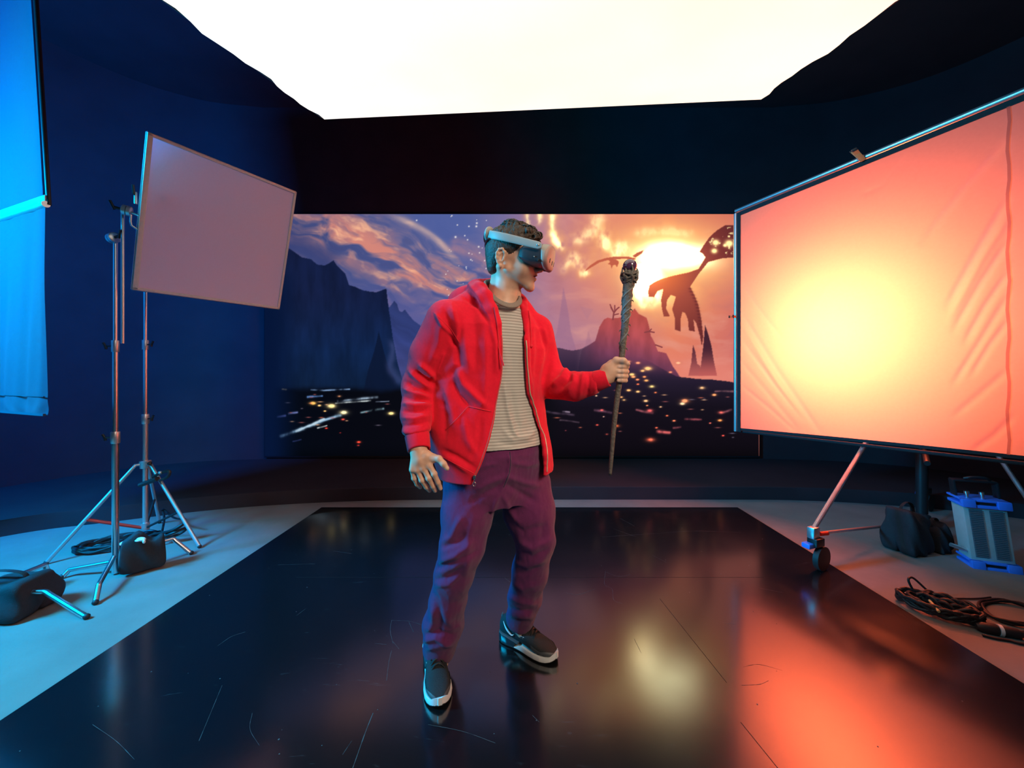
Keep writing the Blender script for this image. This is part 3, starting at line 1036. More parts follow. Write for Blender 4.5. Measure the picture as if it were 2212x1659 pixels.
# ------------------------------------------------------------------ right: orange-lit silk in a pipe frame
M['silk'] = cloth_mat('white_silk', (0.80, 0.78, 0.76), 0.88)
M['seamcloth'] = cloth_mat('silk_seam', (0.62, 0.46, 0.42), 0.9)
O3 = Vector((1.90, 3.34, 0))
SL = 2.42


def S(u, z, back=0.0):
    return O3 + SILK_DIR * u + SILK_BACK * back + Vector((0, 0, z))


def s_top(u):
    return 2.582 + 0.016 * u


def s_bot(u):
    return 0.732 + 0.024 * u + 0.012 * math.sin(math.pi * u / SL)


so = empty('silk_frame', S(1.2, 0.75, 0.02), 'large diffusion silk in a pipe frame glowing orange and yellow at right', 'diffusion frame')
nu, nz_ = 260, 190
U, W = np.meshgrid(np.linspace(0, SL, nu), np.linspace(0, 1, nz_), indexing='ij')
zb = 0.732 + 0.024 * U + 0.012 * np.sin(math.pi * U / SL)
zt = 2.582 + 0.016 * U
Z = zb + (zt - zb) * W
bx = O3.x + SILK_DIR.x * U
by = O3.y + SILK_DIR.y * U
pxs, pys = CX + F * bx / by, CY - F * (Z - CH) / by
D = np.zeros(U.shape)
for pl, wd, hg in (([(1603, 615), (1640, 668), (1693, 735)], 5, 7), ([(1600, 672), (1680, 800), (1780, 945)], 5, 8), ([(1600, 700), (1680, 830), (1765, 945)], 4, -6), ([(1600, 730), (1680, 838), (1755, 930)], 4, 7),
                   ([(1600, 780), (1660, 850), (1730, 935)], 5, 6), ([(1604, 834), (1660, 880), (1724, 937)], 4, 6), ([(2172, 310), (2080, 412), (1994, 523)], 8, 8), ([(2178, 430), (2110, 548), (2046, 662)], 8, 9),
                   ([(2178, 470), (2120, 560), (2050, 690)], 7, -7), ([(2178, 523), (2120, 610), (2060, 715)], 7, 9), ([(2178, 590), (2130, 660), (2085, 740)], 7, 9), ([(2178, 640), (2120, 735), (2060, 830)], 7, 8),
                   ([(2178, 694), (2140, 745), (2098, 812)], 7, 8), ([(1860, 420), (1900, 405), (1960, 340)], 6, 3), ([(1740, 690), (1800, 600)], 6, -2), ([(2178, 800), (2120, 850), (2060, 900)], 8, 6), ([(2190, 900), (2150, 940), (2100, 975)], 8, 6)):
    d, t = seg_dist(pxs, pys, pl)
    D += hg * 0.001 * np.exp(-(d / wd) ** 2) * np.clip(np.minimum(t, 1 - t) * 5 + 0.3, 0, 1)
D += 0.006 * (fbm(U * 3, Z * 3, None, 4, 4) - 0.5)
V = np.stack([bx - SILK_BACK.x * D, by - SILK_BACK.y * D, Z], -1).reshape(-1, 3)
ii = np.arange(nu * nz_).reshape(nu, nz_)
Q = np.stack([ii[:-1, :-1], ii[1:, :-1], ii[1:, 1:], ii[:-1, 1:]], -1).reshape(-1, 4)
np_mesh('silk_cloth', V, Q, M['silk'], so)
us = 1.475
sb = MB()
for k in range(24):
    z0, z1 = np.interp(k / 24, [0, 1], [s_bot(us), s_top(us)]), np.interp((k + 1) / 24, [0, 1], [s_bot(us), s_top(us)])
    f0, f1 = 0.004 * math.sin(k * 1.7), 0.004 * math.sin((k + 1) * 1.7)
    sb.add([S(us - 0.006 + f0, z0, -0.008), S(us + 0.006 + f0, z0, -0.008), S(us + 0.006 + f1, z1, -0.008), S(us - 0.006 + f1, z1, -0.008)], [(0, 1, 2, 3)])
sb.build('seam', M['seamcloth'], so)
# black webbing round the cloth
wb = MB()
for (u0, u1, a0, a1, b0, b1) in ((-0.032, 0.004, s_bot(0) - 0.03, s_bot(0) - 0.03, s_top(0) + 0.03, s_top(0) + 0.03), (SL, SL + 0.03, s_bot(SL) - .03, s_bot(SL) - .03, s_top(SL) + .03, s_top(SL) + .03)):
    wb.add([S(u0, a0, -0.004), S(u1, a1, -0.004), S(u1, b1, -0.004), S(u0, b0, -0.004)], [(0, 1, 2, 3)])
N_ = 24
for k in range(N_):
    u0, u1 = SL * k / N_, SL * (k + 1) / N_
    wb.add([S(u0, s_top(u0) - 0.002, -0.004), S(u1, s_top(u1) - 0.002, -0.004), S(u1, s_top(u1) + 0.034, -0.004), S(u0, s_top(u0) + 0.034, -0.004)], [(0, 1, 2, 3)])
    wb.add([S(u0, s_bot(u0) - 0.016, -0.004), S(u1, s_bot(u1) - 0.016, -0.004), S(u1, s_bot(u1) + 0.003, -0.004), S(u0, s_bot(u0) + 0.003, -0.004)], [(0, 1, 2, 3)])
wb.build('black_border', M['black_canvas'], so)
MB().tube([S(-0.045, s_bot(0) - 0.03), S(-0.045, s_top(0) + 0.03)], 0.016).build('frame_pipe', M['steel'], so)
MB().tube([S(-0.045, s_top(0) + 0.052), S(SL + .05, s_top(SL) + 0.052)], 0.017).build('frame_pipe', M['steel'], so)
MB().tube([S(SL + .045, s_bot(SL) - 0.03), S(SL + .045, s_top(SL) + 0.03)], 0.016).build('frame_pipe', M['steel'], so)
MB().tube([S(-0.045, s_bot(0) - 0.03, .03), S(SL + .05, s_bot(SL) - 0.03, .03)], 0.011).build('frame_pipe', M['black_canvas'], so)


def spring_clamp(loc, ax, side, label, size=1.0):
    """two jaws on a pivot with two grips"""
    ax, side = Vector(ax).normalized(), Vector(side).normalized()
    nrm = ax.cross(side).normalized()
    R = Matrix((side, nrm, ax)).transposed()
    e = empty('spring_clamp', loc, label, 'clamp', 'orange spring clamps on the silk frame')
    for s in (-1, 1):
        g = MB()
        p = [Vector(loc) + ax * (t * size) + nrm * (s * o * size) for t, o in ((-0.028, 0.004), (0.0, 0.010), (0.03, 0.014), (0.068, 0.028))]
        for i in range(3):
            c = (p[i] + p[i + 1]) / 2
            dz = (p[i + 1] - p[i])
            r3 = Matrix((side, dz.cross(side).normalized(), dz.normalized())).transposed()
            g.box(c, (0.028 * size, 0.006 * size, dz.length * 1.08), r3, 0.001)
        g.build('jaw', M['orange_plastic'], e)
    MB().tube([Vector(loc) - side * 0.019 * size, Vector(loc) + side * 0.019 * size], 0.0075 * size).build('spring', M['steel'], e)
    for s in (-1, 1):
        MB().box(Vector(loc) + ax * 0.064 * size + nrm * (s * 0.027 * size), (0.03 * size, 0.008 * size, 0.02 * size), R, 0.002).build('grip_tip', M['black_rubber'], e)
    return e


u1 = 0.77
for t in np.linspace(0.2, 1.4, 241):
    p = S(t, s_top(t) + 0.03)
    if CX + F * p.x / p.y > 1862:
        u1 = t
        break
spring_clamp(S(u1, s_top(u1) + 0.050, -.030), Vector((-0.62, 0.1, .8)), Vector((.75, -.6, .35)), 'orange spring clamp on the top pipe of the glowing silk', 1.0)
zc = CH - (684 - CY) * 3.36 / F
spring_clamp(S(-0.045, zc), Vector((-1, -0.3, 0.05)), Vector((0, 0, 1)), 'small orange spring clamp on the upright pipe beside the screen', 0.75)

# rolling stand that carries the silk
SCN = Vector((3.12, 3.0, 0))
ro = empty('rolling_stand', SCN, 'wheeled light stand with spread legs below the orange silk', 'stand')
MB().lathe(SCN + Vector((0, 0, .12)), (0, 0, 1), [(0, .036), (1.25, .036), (1.25, .03), (1.7, .03)]).build('pole', M['black_metal'], ro)
MB().tube([SCN + Vector((0, 0, .70)), S(1.15, .66, .055)], .015).build('boom_arm', M['black_metal'], ro)
hub = SCN + Vector((0, 0, 1.34))
MB().lathe(hub - Vector((0, 0, .06)), (0, 0, 1), [(0, .05), (.12, .05)]).build('collar', M['black_metal'], ro)
feet = [P(1757, 1150, 2.35), Vector((3.37, 2.47, .2)), Vector((3.53, 3.38, .20))]
low = SCN + Vector((0, 0, .055))
MB().lathe(low - Vector((0, 0, .05)), (0, 0, 1), [(0, .05), (.10, .05)]).build('collar', M['black_metal'], ro)
for i, ft in enumerate(feet):
    dr = (Vector((ft.x, ft.y, 0)) - SCN).normalized()
    MB().tube([hub + dr * .05, ft + Vector((0, 0, .02))], .0135 if i else .0145).build('leg', M['steel'], ro)
    if i != 1:
        MB().tube([low + dr * .05, ft + dr * -.05 - Vector((0, 0, .015))], .0095).build('strut', M['steel'], ro)
    cs = MB()
    cs.box(ft + Vector((0, 0, .0)), (.06, .045, .07), Matrix.Rotation(.4, 3, 'Z'), .008)
    cz = cs.build('caster', M['steel'], ro)
    wr = .072
    sd = Vector((.45, -.89, 0))
    ff = Vector((ft.x, ft.y, 0)) + Vector((.05, .0, 0))
    zb_ = MATZ if i == 0 else 0.0
    MB().lathe(ff + Vector((0, 0, zb_ + wr)) - sd * .018, sd, [(0, wr * .8), (.003, wr), (.033, wr), (.036, wr * .8)], 28).build('wheel', M['black_rubber'], cz)
    MB().box(ff + Vector((-.07, 0, .160)), (.085, .05, .03), Matrix.Rotation(.35, 3, 'Z'), .006).build('brake_pedal', M['blue_plastic'], cz)
    MB().box(ff + Vector((-.035, 0, .180)), (.075, .06, .05), Matrix.Rotation(.35, 3, 'Z'), .006).build('fork', M['black_metal'], cz)
    if i == 0:
        MB().lathe(ft + Vector((.045, .005, -.012)), (1, .2, 0), [(0, .012), (.055, .012)]).build('red_tape_and_lit_red', M['red_tape_and_lit_red'], ro)


def sandbag(name, loc, size, rotz, label, group=None, straps=True, droop=0.25, seed=0):
    """saddle bag: two stuffed pouches joined at the top, with a carrying strap"""
    e = empty(name, loc, label, 'sandbag', group)
    R = Matrix.Rotation(rotz, 3, 'Z')
    for s in (-1, 1):
        bm = bmesh.new()
        bmesh.ops.create_cube(bm, size=1.0)
        bmesh.ops.subdivide_edges(bm, edges=bm.edges[:], cuts=9, use_grid_fill=True)
        rr_ = random.Random(seed + s)
        vs = []
        for v in bm.verts:
            x, y, z = v.co * 2
            k = (abs(x) ** 7 + abs(y) ** 7 + abs(z) ** 7) ** (1 / 7)
            q = Vector((x, y, z)) / max(k, 1e-6)
            bulge = 1 + 0.10 * math.cos(q.z * 2.2) + 0.05 * math.sin(5 * q.x + 3 * q.z + seed) + 0.03 * math.sin(9 * q.x - 7 * q.y + seed)
            X, Y, Z = q.x * size[0] / 2, q.y * size[1] * 0.26 * bulge, q.z * size[2] / 2
            Y += s * size[1] * 0.25 * (1 - 0.5 * (q.z + 1) / 2)
            Z -= (q.z + 1) * .5 * size[2] * (.10 * math.sin(q.x * 2.6 + seed) + .08 * math.sin(q.x * 5.3 + 2 * seed))
            Y += size[1] * .05 * math.sin(q.x * 6 + q.z * 4 + seed * 1.7)
            X *= 1 + droop * 0.25 * (-(q.z))
            vs.append(R @ Vector((X, Y, Z + size[2] / 2)) + Vector(loc))
        bm.verts.index_update()
        MB().add(vs, [[v.index for v in f.verts] for f in bm.faces]).build('pouch', M['black_canvas'], e, autosmooth=False)
        bm.free()
    if straps:
        pts = [R @ Vector(q) + Vector(loc) for q in ((-size[0] * .34, 0, size[2] * .96), (-size[0] * .26, 0, size[2] * 1.18), (0, 0, size[2] * 1.27), (size[0] * .26, 0, size[2] * 1.18), (size[0] * .34, 0, size[2] * .96))]
        MB().tube(pts, .012, 8, smooth_n=6, flat=.3).build('strap', M['black_canvas'], e)
    return e


sandbag('sandbag', Vector((2.62, 2.62, 0)), (.20, .20, .26), .3, 'black sandbag slumped against the wheeled stand pole', 'black sandbags', seed=1)
sandbag('sandbag', Vector((2.825, 2.64, 0)), (.12, .16, .17), .3, 'low black sandbag between the stand pole and the blue-ended lamp', 'black sandbags', seed=4)

# blue-ended LED lamp standing on its end
lb, rb = Vector((G(2097, 1224).x, G(2097, 1224).y, 0)), Vector((G(2203, 1238).x, G(2203, 1238).y, 0))
ux = (rb - lb).normalized()
wd = (rb - lb).length
fz = Vector((-0.05, 0.0, 1)).normalized()
fz = (fz - ux * fz.dot(ux) + ux * -0.13).normalized()
ny = fz.cross(ux).normalized()
Rl = Matrix((ux, ny, fz)).transposed()
bc = (lb + rb) / 2
lo = empty('lamp_head', bc, 'grey LED lamp with bright blue end caps standing on end below the silk', 'lamp')
DEP = .115
L = lambda x, y, z: bc + ux * x + ny * y + fz * z
M['lamp_grey'] = mat('lamp_grey_paint', (.44, .45, .43), .5)
M['grille'] = mat('lamp_grille', (.14, .14, .16), .55)
MB().box(L(0, DEP / 2, .215), (wd * .92, DEP, .36), Rl, .006).build('body', M['lamp_grey'], lo)
for s in (-1, 1):
    g = MB()
    for k in range(26):
        g.box(L(s * wd * .215, -.004, .075 + k * .0113), (wd * .27, .006, .0062), Rl)
    g.box(L(s * wd * .215, .001, .215), (wd * .28, .004, .30), Rl)
    g.build('grille', M['grille'], lo, smooth=False)
for z in (.022, .405):
    cp = MB()
    cp.box(L(0, DEP / 2 - .006, z - .017), (wd * 1.03, DEP + .03, .02), Rl, .005)
    cp.box(L(0, DEP / 2 - .006, z + .019), (wd * 1.03, DEP + .03, .014), Rl, .005)
    for s in (-1, 1):
        cp.box(L(s * wd * .37, -.012, z), (wd * .29, .03, .052), Rl, .005)
    cap = cp.build('end_cap', M['blue_plastic'], lo)
    MB().box(L(0, -.004, z + .004), (wd * .44, .012, .026), Rl).build('handle_recess', M['black_metal'], cap)
yk = MB()
yk.box(L(-wd * .46, DEP * .6, .475), (.012, .05, .11), Rl, .003).box(L(wd * .46, DEP * .6, .475), (.012, .05, .11), Rl, .003).box(L(0, DEP * .6, .53), (wd * .94, .05, .012), Rl, .003)
yk.build('yoke', M['black_metal'], lo)
MB().tube([L(-.05, .05, .545), L(-.02, .03, .56), L(.04, .03, .56), L(.07, .05, .545)], .008, smooth_n=5).build('handle', M['black_metal'], lo)
for s in (-.62, .02):
    MB().lathe(L(s * wd * .5, .012, .43), fz, [(0, .009), (.03, .009), (.031, .013), (.045, .013)], 14).build('knob', M['chrome'], lo)
MB().tube([L(-wd * .46, .03, .09), L(-wd * .46 - .075, .03, .115)], .012).build('mounting_pin', M['steel'], lo)

# ------------------------------------------------------------------ cables
def cable(name, pts, r, label, group=None, cat='cable', n=8, m='cable'):
    o = MB().tube(pts, r, 8, smooth_n=n).build(name, M[m], None)
    return tag(o, label, cat, group, 'thing')


def coil_pts(c, rx, ry, ang, turns, rnd, jit, z0, dz, steps=14):
    pts = []
    for k in range(turns * steps):
        a = 2 * math.pi * k / steps
        t = k / (turns * steps)
        w = 1 + jit * math.sin(3.1 * t * turns + rnd) * .5 + jit * math.sin(a * 2 + rnd * 2) * .3
        x, y = math.cos(a) * rx * w, math.sin(a) * ry * w
        pts.append(Vector((c[0] + x * math.cos(ang) - y * math.sin(ang), c[1] + x * math.sin(ang) + y * math.cos(ang), z0 + dz * (0.5 + 0.5 * math.sin(k * 1.7 + rnd)))))
    return pts


def dir_on_floor(a, b_):
    p, q = G(*a), G(*b_)
    return math.atan2(q.y - p.y, q.x - p.x), (q - p).length


# right: flattened hank of cable lying along the mat edge
a, ln = dir_on_floor((1962, 1303), (2105, 1352))
c = (G(1962, 1303) + G(2105, 1352)) / 2
e = empty('cable_hank', c, 'thick tangled hank of black cable lying beside the mat edge', 'cable')
MB().tube(coil_pts(c, ln * .55, .075, a, 7, .4, .35, .02, .04), .0085, 8, smooth_n=3).build('cable_loops', M['cable'], e)
MB().tube(coil_pts(c + Vector((.05, 0, 0)), ln * .35, .05, a + .15, 4, 1.4, .5, .03, .04), .0085, 8, smooth_n=3).build('cable_loops', M['cable'], e)
k0 = G(1985, 1293, .02)
MB().tube([k0, k0 + Vector((-.02, .02, .05)), k0 + Vector((-.025, .03, .085)), k0 + Vector((.005, .035, .09)), k0 + Vector((.04, .01, .05)), k0 + Vector((.06, -.02, .02))], .0055, 8, smooth_n=6).build('loose_loop', M['cable'], e)
MB().tube([G(2008, 1297, .05), G(2028, 1321, .05)], .006, 8).build('yellow_tie', mat('yellow_tie', (.55, .5, .22), .5), e)
lp = [G(2062, 1316, .01), G(2082, 1308, .03), G(2102, 1314, .03), G(2118, 1328, .02), G(2128, 1347, .01)]
MB().tube(lp, .006, 8, smooth_n=6).build('loose_loop', M['cable'], e)
e = empty('cable_connector', G(2135, 1357), 'black cable connector with a white ring at the end of the hank', 'connector')
p, q = G(2108, 1352, .022), G(2156, 1361, .022)
d = (q - p)
MB().lathe(p, d, [(0, .012), (.02, .022), (d.length * .9, .024), (d.length, .02)]).build('plug_body', M['black_rubber'], e)
MB().lathe(q, d, [(0, .0245), (.012, .0245)]).build('white_ring', M['white_plastic'], e)
MB().lathe(q + d.normalized() * .012, d, [(0, .021), (.05, .021), (.07, .012)]).build('socket_body', M['black_rubber'], e)
MB().tube([q + d.normalized() * .07, G(2205, 1367, .01), G(2290, 1362, .01)], .008, 8, smooth_n=5).build('cable_tail', M['cable'], e)
cable('cable_coil', coil_pts(G(2190, 1329), .14, .10, .2, 3, .3, .12, .008, .012), .0065, 'loose coil of black cable on the concrete at the right edge', n=3)
cable('floor_cable', [G(2122, 1372, .006), G(2150, 1379, .006), G(2180, 1384, .006), G(2215, 1392, .006), G(2300, 1400, .006)], .006, 'thin black cable trailing toward the right edge of the mat')
cable('floor_cable', [G(2010, 1294, .006), G(2060, 1293, .006), G(2110, 1293, .006), G(2140, 1290, .006)], .004, 'thin straight cable on the concrete behind the tangled hank')

# ------------------------------------------------------------------ left: blue lit cloth
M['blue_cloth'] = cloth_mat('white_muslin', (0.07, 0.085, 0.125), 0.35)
B0 = Vector((-2.476, 2.0, 0))
BD = Vector((-.932, .361, 0))
BN = Vector((-.361, -.932, 0))
bo = empty('muslin_frame', B0 + BD * .5 + Vector((0, 0, 2.07)), 'tall blue-lit white cloth hanging in a frame at the left edge', 'diffusion frame')


def Bp(u, z, lean=0.0, out_=0.0):
    return B0 + BD * (u + lean) + BN * out_ + Vector((0, 0, z))


nu, nz_ = 100, 110


def bcloth(z0, z1, lean_of, name, amp, wav):
    vs, fs = [], []
    for i in range(nu):
        for j in range(nz_):
            u, t = 1.3 * i / (nu - 1), j / (nz_ - 1)
            z = z0 + (z1 - z0) * t
            w_ = amp * (math.sin(u * 23 + 1.3 * math.sin(z * 4)) + .5 * math.sin(u * 47 + z * 5)) * (wav + (1 - wav) * (1 - t) * 1.2)
            w_ += amp * .5 * math.sin(z * 60 + 5 * math.sin(u * 9)) * max(0, 1 - t * 8)
            vs.append(Bp(u, z, lean_of(z), w_))
    for i in range(nu - 1):
        for j in range(nz_ - 1):
            fs.append((i * nz_ + j, (i + 1) * nz_ + j, (i + 1) * nz_ + j + 1, i * nz_ + j + 1))
    return MB().add(vs, fs).build(name, M['blue_cloth'], bo, autosmooth=False)


ZP = 2.085                                             # height of the lower pipe
bcloth(.985, ZP - .015, lambda z: 0.0, 'skirt_cloth', .006, .3)
bcloth(ZP + .05, 3.5, lambda z: (z - ZP) * .125 + .02, 'upper_cloth', .0012, 1.0)
MB().tube([Bp(-.005, ZP + .0), Bp(1.3, ZP)], .0165).build('frame_pipe', M['steel'], bo)
MB().tube([Bp(0.0, ZP, 0, -.012), Bp(.185, 3.55, 0, -.012)], .010).build('frame_pipe', M['black_metal'], bo)
bd = MB()
bd.box((Bp(.65, ZP + .033)), (1.3, .006, .03), Matrix((BD, BN, Vector((0, 0, 1)))).transposed())
bd.build('hem_band', mat('grey_hem', (.35, .38, .42), .8), bo)
hm = MB()
hm.box(Bp(.65, .99, 0, .004), (1.3, .01, .012), Matrix((BD, BN, Vector((0, 0, 1)))).transposed()).box(Bp(.65, 1.085, 0, .005), (1.3, .007, .004), Matrix((BD, BN, Vector((0, 0, 1)))).transposed())
hm.build('hem', M['blue_cloth'], bo)


def stand_leg(hubp, elbow, foot, r, parent, m='chrome'):
    pts = [Vector(hubp), Vector(hubp).lerp(Vector(elbow), .5), Vector(elbow).lerp(Vector(hubp), .12)]
    pts += [Vector(elbow), Vector(elbow).lerp(Vector(foot), .15), Vector(elbow).lerp(Vector(foot), .6), Vector(foot)]
    o = MB().tube(pts, r, 12, smooth_n=5).build('leg', M[m], parent)
    MB().ball(Vector(foot) + Vector((0, 0, .004)), r * 1.15, 10).build('rubber_foot', M['black_rubber'], o)
    return o


def collar_knob(c, r, direction, parent, m='steel', kind='knob'):
    o = MB().lathe(Vector(c) - Vector((0, 0, .035)), (0, 0, 1), [(0, r), (.004, r * 1.08), (.066, r * 1.08), (.07, r)], 18).build('collar', M[m], parent)
    d = Vector(direction).normalized()
    k = MB()
    k.tube([Vector(c) + d * r, Vector(c) + d * (r + .03)], .005, 8)
    k.tube([Vector(c) + d * (r + .03) + Vector((0, 0, -.018)), Vector(c) + d * (r + .034), Vector(c) + d * (r + .045) + Vector((0, 0, .02))], .007, 8, smooth_n=4)
    k.build('knob', M['black_metal'], o)
    return o


def grip_head(c, axis, r, parent, m='steel'):
    a = Vector(axis).normalized()
    o = MB().lathe(Vector(c) - a * .022, a, [(0, r * .75), (.004, r), (.020, r), (.021, r * .55), (.023, r * .55), (.024, r), (.040, r), (.044, r * .75)], 24).build('grip_head', M[m], parent)
    k = MB()
    e1 = Vector(c) + a * .022
    k.tube([e1, e1 + a * .03], .008, 10)
    k.tube([e1 + a * .03 + Vector((0, 0, -.012)), e1 + a * .036, e1 + a * .05 + Vector((0, 0, .032))], .0075, 8, smooth_n=4)
    k.build('t_handle', M['black_metal'], o)
    return o


# edge stand that carries the muslin frame: only its leg and sandbag reach into the photo
HB = Vector((-2.63, 1.86, 0))
hb = empty('c_stand', HB, 'chrome grip stand whose bent leg shows beside the sandbag at the lower left edge', 'stand')
MB().lathe(HB + Vector((0, 0, .02)), (0, 0, 1), [(0, .0125), (1.0, .0125), (1.0, .011), (2.2, .011)]).build('pole', M['chrome'], hb)
f1 = G(187, 1337)
stand_leg(HB + Vector((.02, -.01, .16)), P(98, 1279, 1.93), f1 + Vector((0, 0, .008)), .0125, hb)
stand_leg(HB + Vector((-.02, -.01, .13)), HB + Vector((-.2, -.2, .11)), HB + Vector((-.24, -.24, .008)), .0125, hb)
stand_leg(HB + Vector((0, .02, .15)), HB + Vector((-.05, .3, .13)), HB + Vector((-.06, .35, .008)), .0125, hb)
collar_knob(HB + Vector((0, 0, 1.0)), .017, (0, -1, 0), hb)
pb = G(38, 1352)
sandbag('sandbag', Vector((-2.62, 1.93, .0)), (.38, .24, .17), .12, 'big black sandbag on the stand leg at the lower left edge', 'black sandbags', seed=9)

# grip stand that carries the flag
CS = Vector((-2.44, 2.31, 0))
cs = empty('c_stand', CS, 'chrome grip stand with turtle legs holding the rod of the grey flag', 'stand')
zc1, zc2, zt1 = CH - (945 - CY) * 2.31 / F, CH - (748 - CY) * 2.31 / F, CH - (512 - CY) * 2.31 / F
MB().lathe(CS + Vector((0, 0, .01)), (0, 0, 1), [(0, .0165), (zc1, .0165)]).build('pole', M['chrome'], cs)
MB().lathe(CS + Vector((0, 0, zc1)), (0, 0, 1), [(0, .0135), (zc2 - zc1, .0135)]).build('pole', M['chrome'], cs)
MB().lathe(CS + Vector((0, 0, zc2)), (0, 0, 1), [(0, .0105), (zt1 - zc2, .0105)]).build('pole', M['chrome'], cs)
collar_knob(CS + Vector((0, 0, zc1)), .020, (-1, -.2, 0), cs)
collar_knob(CS + Vector((0, 0, zc2)), .017, (-1, -.2, 0), cs)
stand_leg(CS + Vector((.01, -.02, .11)), P(214, 1262, 2.07), G(206, 1306) + Vector((0, 0, .008)), .0125, cs)
stand_leg(CS + Vector((-.02, -.0, .075)), P(150, 1231, 2.285), G(134, 1250) + Vector((0, 0, .008)), .0125, cs)
stand_leg(CS + Vector((.02, .02, .13)), P(374, 1164, 2.53), G(413, 1198) + Vector((0, 0, .008)), .0125, cs)
grip_head(CS + Vector((0, -.012, zt1 - .01)), (.9, -.3, .1), .030, cs)
AR = Vector((P(265, 600, 2.285)))
ga = empty('grip_arm', Vector((AR.x, 2.285, CH - (742 - CY) * 2.285 / F)), 'thin vertical grip rod clamped between the chrome stand and the flag', 'grip arm')
MB().tube([P(265, 742, 2.285), P(265, 450, 2.285)], .0085).build('rod', M['steel'], ga)
grip_head(P(274, 455, 2.265), (-.8, -.5, .15), .030, ga)
collar_knob(P(293, 428, 2.26), .008, (0, -.3, 1), ga)

# flag: exact rectangle recovered from its four corners
fl = [P(318, 285, 2.213), P(640, 415, 2.954), P(603, 668, 3.069), P(285, 625, 2.327)]
M['flag_net'] = cloth_mat('grey_net', (.80, .62, .76), .22, 200)
M['flag_hem'] = mat('pale_hem', (.58, .52, .52), .8, scale=80)
fo = empty('flag_frame', (fl[3] + fl[2]) / 2, 'square pinkish grey scrim flag tilted on the chrome stand', 'flag')
fu, fv = (fl[1] - fl[0]).normalized(), (fl[3] - fl[0]).normalized()
fn = fu.cross(fv).normalized()
if fn.y > 0:
    fn = -fn
Fu, Fv = (fl[1] - fl[0]).length, (fl[3] - fl[0]).length
vs, fs = [], []
n = 40
for i in range(n + 1):
    for j in range(n + 1):
        u, v = i / n, j / n
        sag = .004 * math.sin(math.pi * u) * math.sin(math.pi * v) + .0015 * math.sin(u * 9 + v * 4)
        vs.append(fl[0] + fu * (Fu * u) + fv * (Fv * v) - fn * sag)
for i in range(n):
    for j in range(n):
        a = i * (n + 1) + j
        fs.append((a, a + 1, a + n + 2, a + n + 1))
MB().add(vs, fs).build('net', M['flag_net'], fo, autosmooth=False)
hw = .017
Rf = Matrix((fu, fn, fv)).transposed()
hm = MB()
for (u, v, a, b_) in ((Fu / 2, hw / 2, Fu, hw), (Fu / 2, Fv - hw / 2, Fu, hw), (hw * .75, Fv / 2, hw * 1.5, Fv), (Fu - hw / 2, Fv / 2, hw, Fv)):
    hm.box(fl[0] + fu * u + fv * v + fn * .004, (a, .009, b_), Rf, .003)
hm.build('hem', M['flag_hem'], fo)
for a, c in ((0, 1), (1, 2), (2, 3), (3, 0)):
    MB().tube([fl[a] + fn * -.004, fl[c] + fn * -.004], .0055, 8).build('frame_rod', M['steel'], fo)
pm = fl[0].lerp(fl[3], .52)
pm2 = fl[0].lerp(fl[3], .61)
MB().tube([pm, P(281, 458, 2.262)], .006).build('mounting_pin', M['steel'], fo)
MB().tube([pm2, P(284, 487, 2.265), P(282, 478, 2.26), P(283, 464, 2.26)], .0055).build('mounting_pin', M['steel'], fo)

# second stand: tripod with braces
TS = Vector((-2.72, 2.78, 0))
ts = empty('light_stand', TS, 'thin silver tripod light stand standing behind the grey flag', 'stand')
d0 = 2.78
zz = lambda y: CH - (y - CY) * d0 / F
MB().lathe(TS + Vector((0, 0, .10)), (0, 0, 1), [(0, .0155), (zz(905) - .10, .0155)]).build('pole', M['steel'], ts)
MB().lathe(TS + Vector((0, 0, zz(905))), (0, 0, 1), [(0, .0135), (zz(745) - zz(905), .0135)]).build('pole', M['chrome'], ts)
MB().lathe(TS + Vector((0, 0, zz(745))), (0, 0, 1), [(0, .0115), (zz(520) - zz(745), .0115)]).build('pole', M['chrome'], ts)
collar_knob(TS + Vector((0, 0, zz(905))), .021, (1, -.1, .1), ts)
collar_knob(TS + Vector((0, 0, zz(745))), .018, (1, -.1, .1), ts)
hz = zz(1002)
MB().lathe(TS + Vector((0, 0, hz - .03)), (0, 0, 1), [(0, .03), (.05, .034), (.055, .03)]).build('leg_hub', M['steel'], ts)
lowz = .10
MB().lathe(TS + Vector((0, 0, lowz - .02)), (0, 0, 1), [(0, .024), (.05, .024)]).build('brace_hub', M['steel'], ts)
for i, ft in enumerate((G(100, 1219), G(431, 1184), Vector((-2.92, 3.10, 0)))):
    dr = (Vector((ft.x, ft.y, 0)) - TS).normalized()
    top = TS + dr * .05 + Vector((0, 0, hz))
    lg = MB().tube([TS + Vector((0, 0, hz)), top, top.lerp(ft, .1), ft + Vector((0, 0, .012))], .0115, 10).build('leg', M['steel'], ts)
    MB().ball(ft + Vector((0, 0, .012)), .013, 10).build('rubber_foot', M['black_rubber'], lg)
    MB().tube([TS + dr * .02 + Vector((0, 0, lowz)), top.lerp(ft, .58)], .011 if i == 0 else .008, 8).build('brace', M['red_tape_and_lit_red'] if i == 0 else M['black_metal'], ts)  # first brace coloured red for the orange light falling on it
MB().ball(TS + Vector((.06, -.03, hz + .01)), .014, 10).build('knob', M['black_metal'], ts)
ce = empty('clamp', P(338, 1035, 2.70), 'dark clamp with a pale knob hung on the tripod stand', 'clamp')
MB().tube([P(302, 1048, 2.72), P(318, 1042, 2.72), P(340, 1034, 2.70)], .016, 8, smooth_n=4).build('jaw', M['black_rubber'], ce)
MB().tube([P(330, 1030, 2.72), P(352, 1020, 2.70), P(366, 1018, 2.68), P(362, 1030, 2.68), P(345, 1038, 2.7)], .010, 8, smooth_n=4).build('jaw', M['black_rubber'], ce)
